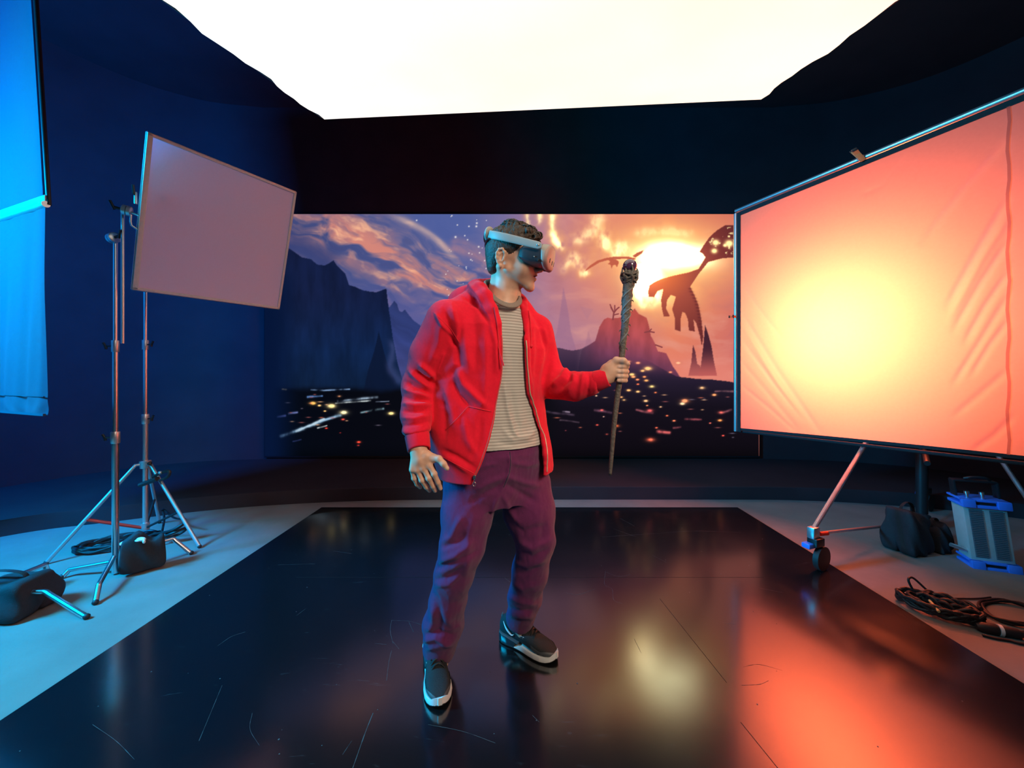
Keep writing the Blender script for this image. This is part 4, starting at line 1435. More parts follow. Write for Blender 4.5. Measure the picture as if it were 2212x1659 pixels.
MB().ball(P(346, 1021, 2.69), .012, 10).build('knob', M['steel'], ce)

sandbag('sandbag', Vector((-2.312, 2.35, .015)), (.20, .10, .20), .75, 'square black sandbag hung on the rear leg of the chrome stand', 'black sandbags', straps=False, seed=6)
# cable heap under the stands
a, ln = dir_on_floor((165, 1196), (345, 1165))
c = (G(165, 1196) + G(345, 1165)) / 2
c = Vector((c.x, c.y, 0))
e = empty('cable_hank', c, 'long coil of black cable on the floor under the tripod stand', 'cable')
MB().tube(coil_pts(c, ln * .46, .11, a, 6, .9, .25, .018, .03), .009, 8, smooth_n=3).build('cable_loops', M['cable'], e)
c2 = G(370, 1150)
MB().tube([c + Vector((.05, .06, 0)), G(330, 1155, .05), G(370, 1146, .10), G(398, 1130, .14), G(385, 1140, .1), G(350, 1160, .05), G(372, 1152, .08), G(402, 1140, .10), G(390, 1152, .06), G(345, 1170, .03)], .009, 8, smooth_n=6).build('cable_loops', M['cable'], e)
MB().tube([G(350, 1150, .06), G(355, 1120, .09), G(352, 1100, .12), G(375, 1118, .10), G(400, 1122, .12)], .007, 8, smooth_n=5).build('loose_loop', M['cable'], e)
e = empty('cable_plug', G(268, 1174, .03), 'pale cable plug beside the black sandbag', 'connector')
MB().lathe(G(258, 1177, .05), G(280, 1168, .06) - G(258, 1177, .05), [(0, .008), (.02, .014), (.06, .014), (.065, .009)]).build('plug_body', M['white_plastic'], e)
MB().tube([G(258, 1177, .05), G(240, 1180, .02), G(220, 1178, .02)], .006, 8, smooth_n=4).build('cable_tail', M['cable'], e)
e = empty('tie_strap', P(305, 1168, 2.30), 'pale rag knotted on top of the square sandbag', 'rag')
MB().ball(P(305, 1165, 2.30), .018, 14, (1.5, .8, .7)).ball(P(297, 1168, 2.29), .012, 12, (1.3, .7, .6)).ball(P(311, 1170, 2.29), .010, 12, (.8, .7, 1.2)).build('knot', M['white_plastic'], e)

# ------------------------------------------------------------------ the man
def arr(v):
    return np.array(tuple(v), float)


def PP(px, py, d):
    return arr(P(px, py, d))


ROOT = Vector((-.19, 1.56, MATZ))
man = empty('person', ROOT, 'man in a red zip hoodie and navy trousers wearing a headset and gripping a staff', 'person')

# ---- head frame: forward, left, up (yaw towards picture right, pitched down)
HY, HPI = math.radians(79), math.radians(12)
HO = PP(1105, 555, 1.45)
hF = np.array([math.sin(HY) * math.cos(HPI), -math.cos(HY) * math.cos(HPI), -math.sin(HPI)])
hL = np.array([math.cos(HY), math.sin(HY), 0.0])
hU = np.cross(hF, hL)
ROLL = math.radians(7)                                   # his right ear dips towards the camera
hL, hU = hL * math.cos(ROLL) + hU * math.sin(ROLL), hU * math.cos(ROLL) - hL * math.sin(ROLL)
AX = np.stack([hF, hL, hU])


def HD(f, l, u):
    """point in head coordinates (mm) to world"""
    return HO + (hF * f + hL * l + hU * u) * 0.001


def hel(c, r, k=0.0):
    return ell(HD(*c), np.array(r) * 0.001, k, AX)


def hrc(a, b, r1, r2, k=0.0):
    return rc(HD(*a), HD(*b), r1 * .001, r2 * .001, k)


body = Body()
# skull, face, jaw
body.add(hel((-6, 0, 34), (92, 74, 77)))
body.add(hel((-28, 0, 5), (66, 66, 62), .02))
body.add(hel((46, 0, -22), (54, 57, 78), .03))
body.add(hrc((8, -50, -52), (84, -16, -96), 15, 13, .022), hrc((8, 50, -52), (84, 16, -96), 15, 13, .022))
body.add(hrc((88, -8, -97), (88, 8, -97), 13, 13, .018))
body.add(hrc((86, -6, -93), (92, -4, -100), 11, 11.5, .012), hrc((86, 6, -93), (92, 4, -100), 11, 11.5, .012))
body.add(hel((74, 0, -58), (30, 34, 30), .02))
body.add(hel((58, -42, -32), (26, 18, 30), .025), hel((58, 42, -32), (26, 18, 30), .025))         # cheeks
body.add(hrc((86, -30, 34), (90, 30, 34), 15, 15, .02))                                          # brow
# nose
body.add(hrc((94, 0, 12), (115, 0, -27), 7.5, 8.5, .012), hel((118, 0, -31), (11, 10, 9), .008))
body.add(hel((107, -11, -36), (10, 7, 7), .006), hel((107, 11, -36), (10, 7, 7), .006))
body.cut(hel((112, -6.5, -43), (5, 3, 4.5), .003), hel((112, 6.5, -43), (5, 3, 4.5), .003))
# mouth: upper and lower lip round a slightly open smile
body.add(hrc((104, -4, -52), (92, -21, -53), 6, 3.5, .006), hrc((104, 4, -52), (92, 21, -53), 6, 3.5, .006))
body.add(hrc((102, -4, -66), (91, -19, -59), 7, 3.5, .006), hrc((102, 4, -66), (91, 19, -59), 7, 3.5, .006))
body.cut(hel((104, 0, -58.5), (12, 19, 3.0), .003))
0 and body.cut(hrc((84, -40, -44), (92, -32, -66), 1.2, 1, .012), hrc((84, 40, -44), (92, 32, -66), 1.2, 1, .012))   # smile creases
# ears
for s in (-1, 1):
    E_ = lambda f, o_, u: HD(f + 8, s * o_, u - 13)
    body.add(ell(E_(-27, 72, -4), np.array([15, 6, 27]) * .001, .006, AX))
    body.cut(ell(E_(-24, 80, -2), np.array([10, 7, 19]) * .001, .004, AX))
    body.add(chain([E_(-14, 73, 2), E_(-15, 76, 16), E_(-25, 79, 26), E_(-37, 80, 22), E_(-43, 80, 8), E_(-42, 79, -8), E_(-35, 76, -22), E_(-26, 73, -33)], [.0034, .0036, .0040, .0042, .0042, .0040, .0042, .0058], .004))
    body.add(chain([E_(-25, 76, 14), E_(-33, 78, 6), E_(-34, 77, -8), E_(-28, 75, -18), E_(-19, 74, -16)], [.003, .0036, .0036, .0036, .0036], .004))
    body.add(hel((-7, s * 74, -20), (4.5, 4.5, 8), .004), hel((-15, s * 72, -46), (7, 5, 8), .006))
# neck and shoulders under the clothes
nb = PP(1086, 664, 1.47)
body.add(rc(HD(-14, 0, -30), HD(2, 0, -100), .051, .047, .02), rc(HD(0, 0, -90), nb, .047, .057, .02))
body.add(rc(HD(-40, 20, -60), nb + np.array([-.03, .04, -.02]), .03, .05, .02))
body.add(hrc((-24, -50, -48), (34, -14, -150), 13, 11, .012))                                      # neck muscle
body.add(hrc((52, 0, -128), (54, 0, -146), 10, 9, .012))
SHR, SHL = np.array([-.273, 1.40, 1.395]), PP(1158, 715, 1.58)
body.add(rc(nb + np.array([0, .01, -.03]), SHR + np.array([.03, .01, -.01]), .058, .050, .03), rc(nb + np.array([0, .01, -.03]), SHL + np.array([-.03, -.01, -.01]), .058, .050, .03))
YAW = math.radians(29)
tl = [(.90, -.092, 1.51, .150, .105), (1.1, -.105, 1.515, .150, .105), (1.25, -.107, 1.508, .158, .108), (1.36, -.104, 1.50, .150, .100), (1.42, -.098, 1.49, .10, .080)]
body.add(stack(tl, YAW, .02))
# arms
ELR, WRR = PP(907, 845, 1.44), PP(904, 970, 1.315)
ELL, WRL = PP(1190, 828, 1.57), PP(1308, 815, 1.45)
body.add(chain([SHR, ELR, WRR], [.042, .038, .027], .02))
body.add(chain([SHL, ELL, WRL], [.038, .036, .026], .02))
# legs
KNR, ANR = PP(998, 1185, 1.45), PP(946, 1402, 1.56)
KNL, ANL = PP(1157, 1168, 1.55), PP(1122, 1338, 1.70)
HPR, HPL = np.array([-.20, 1.50, .80]), np.array([.01, 1.57, .80])
body.add(stack([(.76, -.09, 1.535, .15, .10), (.92, -.092, 1.515, .15, .105)], YAW, .02))
body.add(chain([HPR, KNR, ANR, ANR + np.array([.01, -.02, -.04])], [.078, .056, .038, .036], .03))
body.add(chain([HPL, KNL, ANL, ANL + np.array([.02, -.01, -.045])], [.078, .056, .038, .036], .03))

# right hand, hanging open with the back of the hand to the camera
d0 = 1.30
body.add(rc(WRR, PP(908, 992, 1.305), .0265, .024, .012))
for (x0, y0, x1, y1, r0, r1) in ((897, 984, 891, 1014, .014, .0115), (905, 984, 902, 1015, .015, .012), (913, 984, 914, 1012, .015, .0125), (920, 984, 926, 1006, .015, .0125)):
    body.add(rc(PP(x0, y0, 1.305), PP(x1, y1, 1.298), r0, r1, .010))
body.add(rc(PP(924, 985, 1.305), PP(938, 992, 1.30), .017, .0125, .012))
fing = [([(927, 1004, 1.296), (938, 1024, 1.293), (946, 1042, 1.303), (951.5, 1055, 1.315)], [.0100, .0092, .0086, .0074]),
        ([(915, 1011, 1.297), (926, 1033, 1.296), (935, 1050, 1.312), (940, 1060, 1.328)], [.0100, .0092, .0086, .0074]),
        ([(902, 1015, 1.299), (911, 1037, 1.303), (921, 1052, 1.322), (928, 1060, 1.340)], [.0096, .0088, .0082, .0070]),
        ([(890.5, 1015, 1.302), (894.5, 1033, 1.308), (901, 1046, 1.324), (908, 1053, 1.340)], [.0088, .0080, .0074, .0064])]
for pts, rs in fing:
    body.add(chain([PP(*p) for p in pts], rs, .0045))
    body.add(rc(PP(*pts[1]), PP(*pts[1]) + 1e-4, rs[1] * 1.1, rs[1] * 1.1, .004))
body.add(chain([PP(934, 988, 1.302), PP(948, 991, 1.292), PP(958, 1002, 1.288), PP(966, 1012, 1.29)], [.0135, .0110, .0100, .0078], .006))
# left hand, closed round the staff
ST = PP(1340, 803, 1.445)                               # staff axis at the fist
sU = PP(1352, 650, 1.445) - PP(1337, 840, 1.445)
sU /= np.linalg.norm(sU)
sX = np.array([1., 0, 0]) - sU * sU[0]
sX /= np.linalg.norm(sX)
sY = np.cross(sU, sX)
sY = sY if sY[1] > 0 else -sY


def HS(x, y, u):
    return ST + sX * x + sY * y + sU * u


palm = [(-.030, .012, .026), (-.030, .012, .008), (-.031, .011, -.010), (-.033, .010, -.026)]
knk = [(.004, .031, .022), (.003, .031, .004), (.001, .030, -.014), (-.002, .029, -.030)]
body.add(rc(WRL, HS(-.048, .006, -.006), .0255, .024, .015))
for a, b_ in zip(palm, knk):
    body.add(rc(HS(-.052, .006, a[2] * .6 - .006), HS(*a), .018, .017, .012), rc(HS(*a), HS(*b_), .016, .0115, .010))
for i, (kx, ky, ku) in enumerate(knk):
    rf = (.0094, .0096, .0092, .0084)[i]
    R_ = .0115 + rf * .92
    pts, rs = [HS(kx, ky, ku)], [rf * 1.12]
    for j, ang in enumerate((58, 18, -30, -78, -118)):
        a = math.radians(ang)
        pts.append(HS(math.cos(a) * R_ * (1.0 + .16 * (j in (1, 2))), math.sin(a) * R_, ku - .001 * j))
        rs.append(rf * (1.06, 1.05, 1.0, .96, .86)[j])
    body.add(chain(pts, rs, .003))
body.add(ell(HS(-.034, -.010, .002), (.024, .016, .032), .012, np.stack([sX, sY, sU])))
body.add(chain([HS(-.046, -.004, .012), HS(-.022, -.015, .041), HS(.002, -.024, .041), HS(.020, -.022, .031)], [.0165, .0125, .0108, .0088], .008))

SKV, SKQ = surface_nets(body, (-.52, 1.10, .03), (.50, 1.85, 1.80), .0026)
SKV = relax(SKV, SKQ, 1, .4)
# skin colours: lips, stubble on jaw and lip, paler nails
hp = (SKV - HO) @ AX.T * 1000
skin = np.array(s2l((214, 166, 140)))
colr = np.tile(skin, (len(SKV), 1))
nzs = fbm(SKV[:, 0] * 60, SKV[:, 1] * 60, SKV[:, 2] * 60, 3, 3)
colr *= (0.9 + 0.2 * nzs)[:, None]
lip = np.exp(-(((hp[:, 0] - 100) / 11) ** 2 + (hp[:, 1] / 20) ** 2 + ((hp[:, 2] + 59) / 10) ** 2) ** 2) * (hp[:, 0] > 88)
lip *= (np.abs(hp[:, 2] + 59) > 0)
colr = colr * (1 - lip[:, None] * .8) + np.array(s2l((168, 84, 78))) * lip[:, None] * .8
stub = smooth01((-34 - hp[:, 2]) / 30) * smooth01((hp[:, 0] - 0) / 30) * smooth01((hp[:, 2] + 126) / 14) * (1 - lip)
colr = colr * (1 - .28 * stub[:, None]) + np.array([.06, .05, .05]) * .28 * stub[:, None]
inm = np.exp(-(((hp[:, 0] - 98) / 9) ** 2 + (hp[:, 1] / 17) ** 2 + ((hp[:, 2] + 58.5) / 2.6) ** 2))
colr = colr * (1 - .9 * inm[:, None]) + np.array([.05, .015, .015]) * .9 * inm[:, None]
nails = [PP(965.5, 1010, 1.281), PP(951, 1056, 1.307)] + [HS(math.cos(math.radians(-118)) * .0203, -.0265, ku - .004) for (_, _, ku) in knk] + [HS(.016, -.0315, .034)]
for nl in nails:
    a = np.exp(-(np.linalg.norm(SKV - nl, axis=1) / .0055) ** 4) * .55
    colr = colr * (1 - a[:, None]) + np.array(s2l((235, 196, 180))) * a[:, None]
m, nt, out = new_mat('skin')
b = nt.nodes.new('ShaderNodeBsdfPrincipled')
at = nt.nodes.new('ShaderNodeVertexColor')
at.layer_name = 'Col'
nt.links.new(at.outputs['Color'], b.inputs['Base Color'])
b.inputs['Roughness'].default_value = .48
b.inputs['Specular IOR Level'].default_value = .4
tc = nt.nodes.new('ShaderNodeTexCoord')
nz = node_noise(nt, tc, 420, 3)
bp = nt.nodes.new('ShaderNodeBump')
bp.inputs['Strength'].default_value = .12
bp.inputs['Distance'].default_value = .001
nt.links.new(nz.outputs['Fac'], bp.inputs['Height'])
nt.links.new(bp.outputs['Normal'], b.inputs['Normal'])
nt.links.new(b.outputs['BSDF'], out.inputs['Surface'])
M['skin'] = m
np_mesh('body', SKV, SKQ, M['skin'], man, colr)

# ---- hair
hair = Body()
hair.add(hel((-8, 0, 38), (96, 78, 79)))
hair.add(hel((-38, 0, 4), (62, 71.5, 62), .02), hel((-50, 0, -40), (36, 56, 46), .02))
hair.add(hel((22, 0, 84), (62, 58, 37), .02))
rs = random.Random(5)
for k in range(34):                                       # curls on the crown and fringe
    f = rs.uniform(-30, 80)
    l = rs.uniform(-52, 52)
    uu = 34 + 79 * math.sqrt(max(0.05, 1 - (l / 80) ** 2 - ((f + 6) / 106) ** 2))
    r0 = rs.uniform(9, 15)
    tilt = rs.uniform(-.9, .9)
    pts = [HD(f + r0 * math.cos(a) * math.cos(tilt), l + r0 * math.cos(a) * math.sin(tilt), uu + 2 + r0 * .8 * math.sin(a)) for a in np.linspace(.2, 4.9, 7)]
    hair.add(chain(pts, [4.6e-3, 5e-3, 5e-3, 4.6e-3, 4.2e-3, 3.6e-3, 2.6e-3], .006))
for (f, l, uu, r0) in ((84, -18, 84, 12), (86, 6, 86, 11), (80, -36, 76, 10), (76, 26, 84, 11)):
    pts = [HD(f + r0 * math.cos(a), l + 3 * a, uu + r0 * math.sin(a)) for a in np.linspace(2.6, -2.2, 9)]
    hair.add(chain(pts, [5e-3, 5e-3, 4.8e-3, 4.6e-3, 4.4e-3, 4e-3, 3.6e-3, 3e-3, 2.2e-3], .004))
# hairline: cut away the face, the ears and the neck
face_pts = hel((88, 0, -30), (84, 100, 104))
hair.cut(hel((92, 0, -34), (78, 110, 106), .012))
hair.cut(hel((-8, -84, -36), (32, 26, 44), .008), hel((-8, 84, -36), (32, 26, 44), .008))
hair.cut(hel((0, 0, -128), (110, 110, 62), .012))
HV, HQ = surface_nets(hair, HO - .17, HO + .20, .0024)
N = vnormals(HV, HQ)
hh = (HV - HO) @ AX.T * 1000
ang = np.arctan2(hh[:, 1], hh[:, 2] - 20)
st = fbm(hh[:, 0] / 9 + 2 * fbm(hh[:, 0] / 30, hh[:, 1] / 30, hh[:, 2] / 30, 5, 3) * 2, ang * 5, hh[:, 2] / 60, 17, 3)
st2 = fbm(hh[:, 0] / 3.2, hh[:, 1] / 14, hh[:, 2] / 5, 27, 2)
top = smooth01((hh[:, 2] - 40) / 40)
HV = HV + N * ((st - .5) * .012 * top + (st2 - .5) * .0025)[:, None]
M['hair'] = mat('dark_brown_hair', (.050, .032, .022), .5, var=.5, scale=160, bump=.5, bscale=300, spec=.4)
np_mesh('hair', HV, HQ, M['hair'], man)
hbvh = BVHTree.FromPolygons([tuple(v) for v in HV], [tuple(q) for q in HQ])
rs = random.Random(8)
locks = MB()
for k in range(420):
    l0 = rs.uniform(-62, 62)
    f0 = rs.uniform(-88, 78)
    ln_ = rs.uniform(26, 52)
    amp, ph_ = rs.uniform(1, 5), rs.uniform(0, 6.28)
    pts = []
    for j in range(9):
        t = j / 8
        f, l = f0 + ln_ * t, l0 + amp * math.sin(ph_ + t * 4.2)
        o_ = Vector(tuple(HD(f * 1.25, l * 1.25, 170)))
        h = hbvh.ray_cast(o_, Vector(tuple(HD(0, 0, 30))) - o_)
        if h[0] is None:
            break
        lift = .0002 + .0030 * math.sin(math.pi * min(1, t * 1.1)) * rs.uniform(.5, 1) + (.004 * t if f > 78 else 0)
        pts.append(h[0] + h[1] * lift)
    if len(pts) < 9 or (HO[2] + .028) > min(p.z for p in pts):
        continue
    rr_ = rs.uniform(.0010, .0021)
    locks.tube(pts, [rr_ * .5, rr_, rr_, rr_ * .9, rr_ * .25], 6, smooth_n=2)
for (f, l, u, r0, a0) in ((88, -24, 86, 10, 2.4), (91, -8, 90, 12, 2.6), (85, -38, 80, 9, 2.2), (92, 6, 88, 10, 2.7), (80, -48, 74, 8, 2.3), (84, 20, 90, 10, 2.5)):
    for q in range(4):
        pts = [HD(f + r0 * math.cos(a) - q * 2, l + 2.2 * q + 2 * a, u + r0 * math.sin(a) - q) for a in np.linspace(a0, a0 - 4.6, 12)]
        locks.tube(pts, [.0012, .0022, .0022, .0018, .0008], 6, smooth_n=2)
locks.build('hair_locks', M['hair'], man, autosmooth=False)

# ---- T-shirt
shl = [(.928, -.092, 1.505, .183, .135), (1.0, -.10, 1.512, .178, .130), (1.1, -.105, 1.513, .175, .128), (1.2, -.107, 1.508, .177, .128), (1.3, -.104, 1.50, .178, .126), (1.37, -.100, 1.492, .160, .114),
       (1.43, -.095, 1.485, .115, .092), (1.468, -.092, 1.48, .078, .075)]
shirt = Body().add(stack(shl, YAW))
nk = nb + np.array([.006, -.012, .03])
SHV, SHQ = surface_nets(shirt, (-.36, 1.30, .88), (.18, 1.72, 1.52), .0032)
N = vnormals(SHV, SHQ)
z = SHV[:, 2]
fld = .0035 * (fbm(SHV[:, 0] * 14, SHV[:, 1] * 14, z * 5, 8, 4) - .5) * 2
SHV = SHV + N * fld[:, None]
SHV = fold(SHV, N, [([(1088, 830), (1095, 880), (1108, 930), (1118, 946)], 5, 7), ([(1118, 946), (1140, 944), (1156, 930)], 6, 6), ([(1104, 838), (1112, 890), (1122, 930)], 6, -5), ([(1090, 740), (1096, 800), (1086, 860)], 8, 4),
                    ([(1075, 955), (1110, 962), (1150, 957)], 6, -5), ([(1125, 760), (1132, 850), (1150, 920)], 8, -4), ([(1085, 925), (1100, 945), (1112, 950)], 5, 4)])
m, nt, out = new_mat('striped_jersey')
b = nt.nodes.new('ShaderNodeBsdfPrincipled')
b.inputs['Roughness'].default_value = .9
b.inputs['Specular IOR Level'].default_value = .1
tc = nt.nodes.new('ShaderNodeTexCoord')
wv = nt.nodes.new('ShaderNodeTexWave')
wv.wave_type = 'BANDS'
wv.bands_direction = 'Z'
wv.inputs['Scale'].default_value = 6.2832 / 20 / .0109 * 1.0
wv.inputs['Distortion'].default_value = .25
wv.inputs['Detail Scale'].default_value = 3
nt.links.new(tc.outputs['Object'], wv.inputs['Vector'])
rp = nt.nodes.new('ShaderNodeValToRGB')
rp.color_ramp.elements[0].position = .30
rp.color_ramp.elements[0].color = (.34, .31, .28, 1)
rp.color_ramp.elements[1].position = .80
rp.color_ramp.elements[1].color = (.54, .505, .46, 1)
nt.links.new(wv.outputs['Fac'], rp.inputs['Fac'])
nt.links.new(rp.outputs['Color'], b.inputs['Base Color'])
nt.links.new(b.outputs['BSDF'], out.inputs['Surface'])
M['jersey'] = m
sh = np_mesh('t_shirt', SHV, SHQ, M['jersey'], man)
# ribbed collar hugging the neck
cl = Body()
cpts = [PP(1048, 620, 1.44), PP(1060, 635, 1.395), PP(1078, 650, 1.375), PP(1100, 658, 1.385), PP(1117, 655, 1.41), PP(1124, 643, 1.45), PP(1112, 622, 1.54), PP(1075, 608, 1.55), PP(1048, 609, 1.50)]
cpv = [arr(v) for v in catmull([Vector(tuple(p)) for p in cpts], 5, True)]
cmid = np.mean(cpts, 0)
for i in range(len(cpv)):
    p, q = cpv[i], cpv[(i + 1) % len(cpv)]
    for k in range(4):
        o_ = lambda v: v + (v - cmid) * np.array([1, 1, 0]) * (.035 * k - .06) + np.array([0, 0, .003 - .0042 * k])
        cl.add(rc(o_(p), o_(q), .0036, .0036, .003))
CV, CQ = surface_nets(cl, np.min(cpts, 0) - .03, np.max(cpts, 0) + .03, .0022)
np_mesh('collar', CV, CQ, mat('taupe_rib', (.24, .185, .15), .9, scale=200), man)

# ---- trousers
tr = Body()
tr.add(stack([(.70, -.09, 1.54, .18, .115), (.76, -.095, 1.54, .205, .130), (.84, -.097, 1.53, .212, .138), (.90, -.094, 1.512, .184, .133), (.948, -.092, 1.507, .170, .122)], YAW))
lr = [(1012, 1050, 1.50, .098), (1010, 1110, 1.475, .0935), (998, 1180, 1.445, .079), (981, 1240, 1.465, .069), (968, 1295, 1.50, .0675), (957, 1350, 1.535, .0745), (949, 1398, 1.555, .066)]
ll = [(1137, 1050, 1.585, .100), (1143, 1105, 1.57, .1005), (1157, 1168, 1.545, .0735), (1145, 1235, 1.59, .0685), (1134, 1290, 1.645, .068), (1125, 1334, 1.695, .0625)]
for lst in (lr, ll):
    pts = [PP(a, b_, c_) for a, b_, c_, _ in lst]
    tr.add(chain(pts, [r for *_, r in lst], .03))
tr.cut(rc(PP(946, 1416, 1.56), PP(947, 1402, 1.558), .056, .054), rc(PP(1123, 1354, 1.712), PP(1124, 1336, 1.70), .054, .052))
TV, TQ = surface_nets(tr, (-.46, 1.28, .03), (.30, 1.90, .97), .0034)
TV = relax(TV, TQ, 2, .5)
N = vnormals(TV, TQ)
TV = TV + N * (.006 * (fbm(TV[:, 0] * 16, TV[:, 1] * 16, TV[:, 2] * 9, 19, 4) - .5) * 2)[:, None]
tf = [  # right leg
    ([(955, 1175), (975, 1160), (990, 1130), (1000, 1115)], 7, 7), ([(952, 1182), (985, 1172), (1010, 1150)], 7, -7), ([(948, 1215), (985, 1200), (1020, 1170)], 7, 7), ([(945, 1240), (975, 1228), (1005, 1205)], 7, 5),
    ([(945, 1225), (985, 1215), (1030, 1190)], 6, -6), ([(940, 1265), (970, 1262), (995, 1240)], 6, 5), ([(938, 1252), (965, 1248), (1000, 1225)], 5, -4), ([(936, 1310), (935, 1340), (925, 1372)], 7, 7), ([(945, 1300), (950, 1345), (945, 1375)], 8, -7),
    ([(914, 1385), (940, 1378), (975, 1395)], 6, 7), ([(914, 1370), (940, 1366), (980, 1372)], 6, -6), ([(920, 1402), (950, 1396), (985, 1385)], 6, 5), ([(960, 1330), (980, 1355), (1000, 1350)], 8, 5), ([(1030, 1110), (1010, 1160), (1012, 1200), (1000, 1280)], 9, 5),
    # left leg
    ([(1100, 1130), (1130, 1150), (1175, 1135)], 8, -5), ([(1118, 1168), (1150, 1185), (1190, 1165)], 7, 6), ([(1115, 1190), (1150, 1205), (1190, 1185)], 7, -6), ([(1112, 1215), (1140, 1222), (1180, 1208)], 7, 6), ([(1110, 1240), (1140, 1236), (1165, 1225)], 6, -4),
    ([(1100, 1290), (1125, 1300), (1160, 1305)], 7, 6), ([(1098, 1312), (1120, 1322), (1155, 1318)], 6, -6), ([(1096, 1328), (1125, 1332), (1155, 1334)], 6, 5), ([(1175, 1130), (1172, 1165), (1165, 1190)], 8, -5), ([(1105, 1260), (1130, 1272), (1160, 1262)], 7, 4),
    # crotch and fly
    ([(1098, 975), (1100, 1000), (1096, 1025), (1082, 1060)], 3.5, 5), ([(1090, 1030), (1060, 1040), (1020, 1060)], 7, 6), ([(1085, 1048), (1050, 1065), (1010, 1090)], 7, -5), ([(1092, 1028), (1130, 1042), (1165, 1050)], 7, 6), ([(1090, 1045), (1125, 1065), (1160, 1085)], 7, -6),
    ([(1075, 1000), (1050, 1005), (1030, 1012)], 6, 4), ([(1105, 1000), (1140, 1005), (1165, 1000)], 6, 4), ([(1080, 1062), (1068, 1090), (1060, 1115)], 6, 5), ([(1084, 1065), (1100, 1100), (1120, 1130)], 6, 5)]
TV = fold(TV, N, [(a, b_, c_ * 1.25) for a, b_, c_ in tf])
M['trouser'] = mat('navy_twill', (.140, .022, .095), .85, var=.12, scale=90, bump=.5, bscale=700, spec=.15, sheen=.15)
np_mesh('trousers', TV, TQ, M['trouser'], man)
tb = BVHTree.FromPolygons([tuple(v) for v in TV], [tuple(q) for q in TQ])


def on_surface(bvh, px, py, off=.001):
    o = Vector((0, 0, CH))
    d = (P(px, py, 1.0) - o).normalized()
    h = bvh.ray_cast(o, d)
    if h[0] is None:
        return None
    nrm = h[1] if h[1].dot(d) < 0 else -h[1]
    return h[0] + nrm * off


def strip_on(bvh, pl, r, off, n=8, seg=8, flat=1.0):
    pts = []
    for i in range(len(pl) - 1):
        for k in range(n):
            t = k / n
            pts.append((pl[i][0] * (1 - t) + pl[i + 1][0] * t, pl[i][1] * (1 - t) + pl[i + 1][1] * t))
    pts.append(pl[-1])
    w_ = [on_surface(bvh, x, y, off) for x, y in pts]
    w_ = [p for p in w_ if p is not None]
    sm_ = [w_[0]] + [(w_[i - 1] + w_[i] * 2 + w_[i + 1]) / 4 for i in range(1, len(w_) - 1)] + [w_[-1]]
    return MB().tube(sm_, r, seg, flat=flat)


M['dark_stitch'] = mat('dark_stitching', (.03, .028, .06), .9)
strip_on(tb, [(1101, 976), (1103, 1000), (1100, 1022), (1088, 1052)], .0016, .0004).build('fly_seam', M['dark_stitch'], man)

# ---- hoodie
hl = [(.815, -.098, 1.53, .236, .182), (.835, -.098, 1.53, .238, .184), (.90, -.110, 1.53, .246, .186), (1.00, -.128, 1.535, .246, .182), (1.10, -.130, 1.533, .236, .172), (1.20, -.118, 1.52, .226, .160), (1.30, -.106, 1.503, .210, .150),
      (1.38, -.100, 1.495, .180, .136), (1.44, -.095, 1.49, .13, .112), (1.485, -.092, 1.49, .075, .082)]
hst = stack(hl, YAW)
hst_in = stack([(.60,) + hl[0][1:]] + hl, YAW)
uvf = hst[0].uv
redge = [(620, 1050), (652, 1062), (685, 1083), (749, 1088), (806, 1087), (869, 1076), (942, 1061), (1011, 1037), (1045, 1016)]
ledge = [(620, 1120), (637, 1122), (700, 1131), (791, 1137), (866, 1145), (927, 1155), (978, 1168), (1025, 1192)]
Lh = np.array(sorted(hl))
zs = np.linspace(.80, 1.49, 60)
phR, phL = [], []
cs_, sn_ = math.cos(YAW), math.sin(YAW)
for z in zs:
    cx, cy, a, b_ = (np.interp(z, Lh[:, 0], Lh[:, j]) for j in (1, 2, 3, 4))
    best = [None, None]
    for side, edge in ((0, redge), (1, ledge)):
        bd_ = 1e9
        rng = np.linspace(-1.9, .35, 181) if side == 0 else np.linspace(-.35, 1.9, 181)
        for ph in rng:
            u, v = a * math.sin(ph), b_ * math.cos(ph)
            x, y = cx + u * cs_ + v * sn_, cy + u * sn_ - v * cs_
            px, py = CX + F * x / y, CY - F * (z - CH) / y
            t = np.interp(py, [e[0] for e in edge], [e[1] for e in edge])
            if abs(px - t) < bd_:
                bd_, best[side] = abs(px - t), ph
    phR.append(best[0])
    phL.append(min(best[1], .86))

phL = [phL[int(np.searchsorted(zs, max(z, .88)))] for z in zs]
phL = list(np.convolve(np.pad(phL, 7, mode='edge'), np.ones(15) / 15, 'valid'))
phR = list(np.convolve(np.pad(phR, 2, mode='edge'), np.ones(5) / 5, 'valid'))


def opening(p):
    u, v, a, b_ = uvf(p)
    ph = np.arctan2(u / a, v / b_)
    r = np.sqrt(u * u + v * v)
    lo_, hi_ = np.interp(p[:, 2], zs, phR), np.interp(p[:, 2], zs, phL)
    return np.maximum(lo_ - ph, ph - hi_) * np.maximum(r, .05)


slr = [(SHR, .076), (PP(928, 765, 1.425), .0690), (PP(908, 835, 1.44), .0650), (PP(899, 895, 1.385), .0525), (PP(899.5, 923, 1.355), .0475)]
sll = [(SHL, .070), (PP(1172, 765, 1.60), .0610), (PP(1190, 826, 1.572), .0635), (PP(1243, 836, 1.505), .0545), (PP(1273, 829, 1.475), .0480)]
hood_path = [(1074, 700, 1.362, .012), (1064, 668, 1.372, .018), (1050, 642, 1.395, .025), (1036, 628, 1.44, .031), (1030, 624, 1.52, .036), (1060, 622, 1.60, .038), (1102, 632, 1.605, .030), (1127, 652, 1.52, .020), (1134, 680, 1.455, .015), (1137, 712, 1.43, .011)]

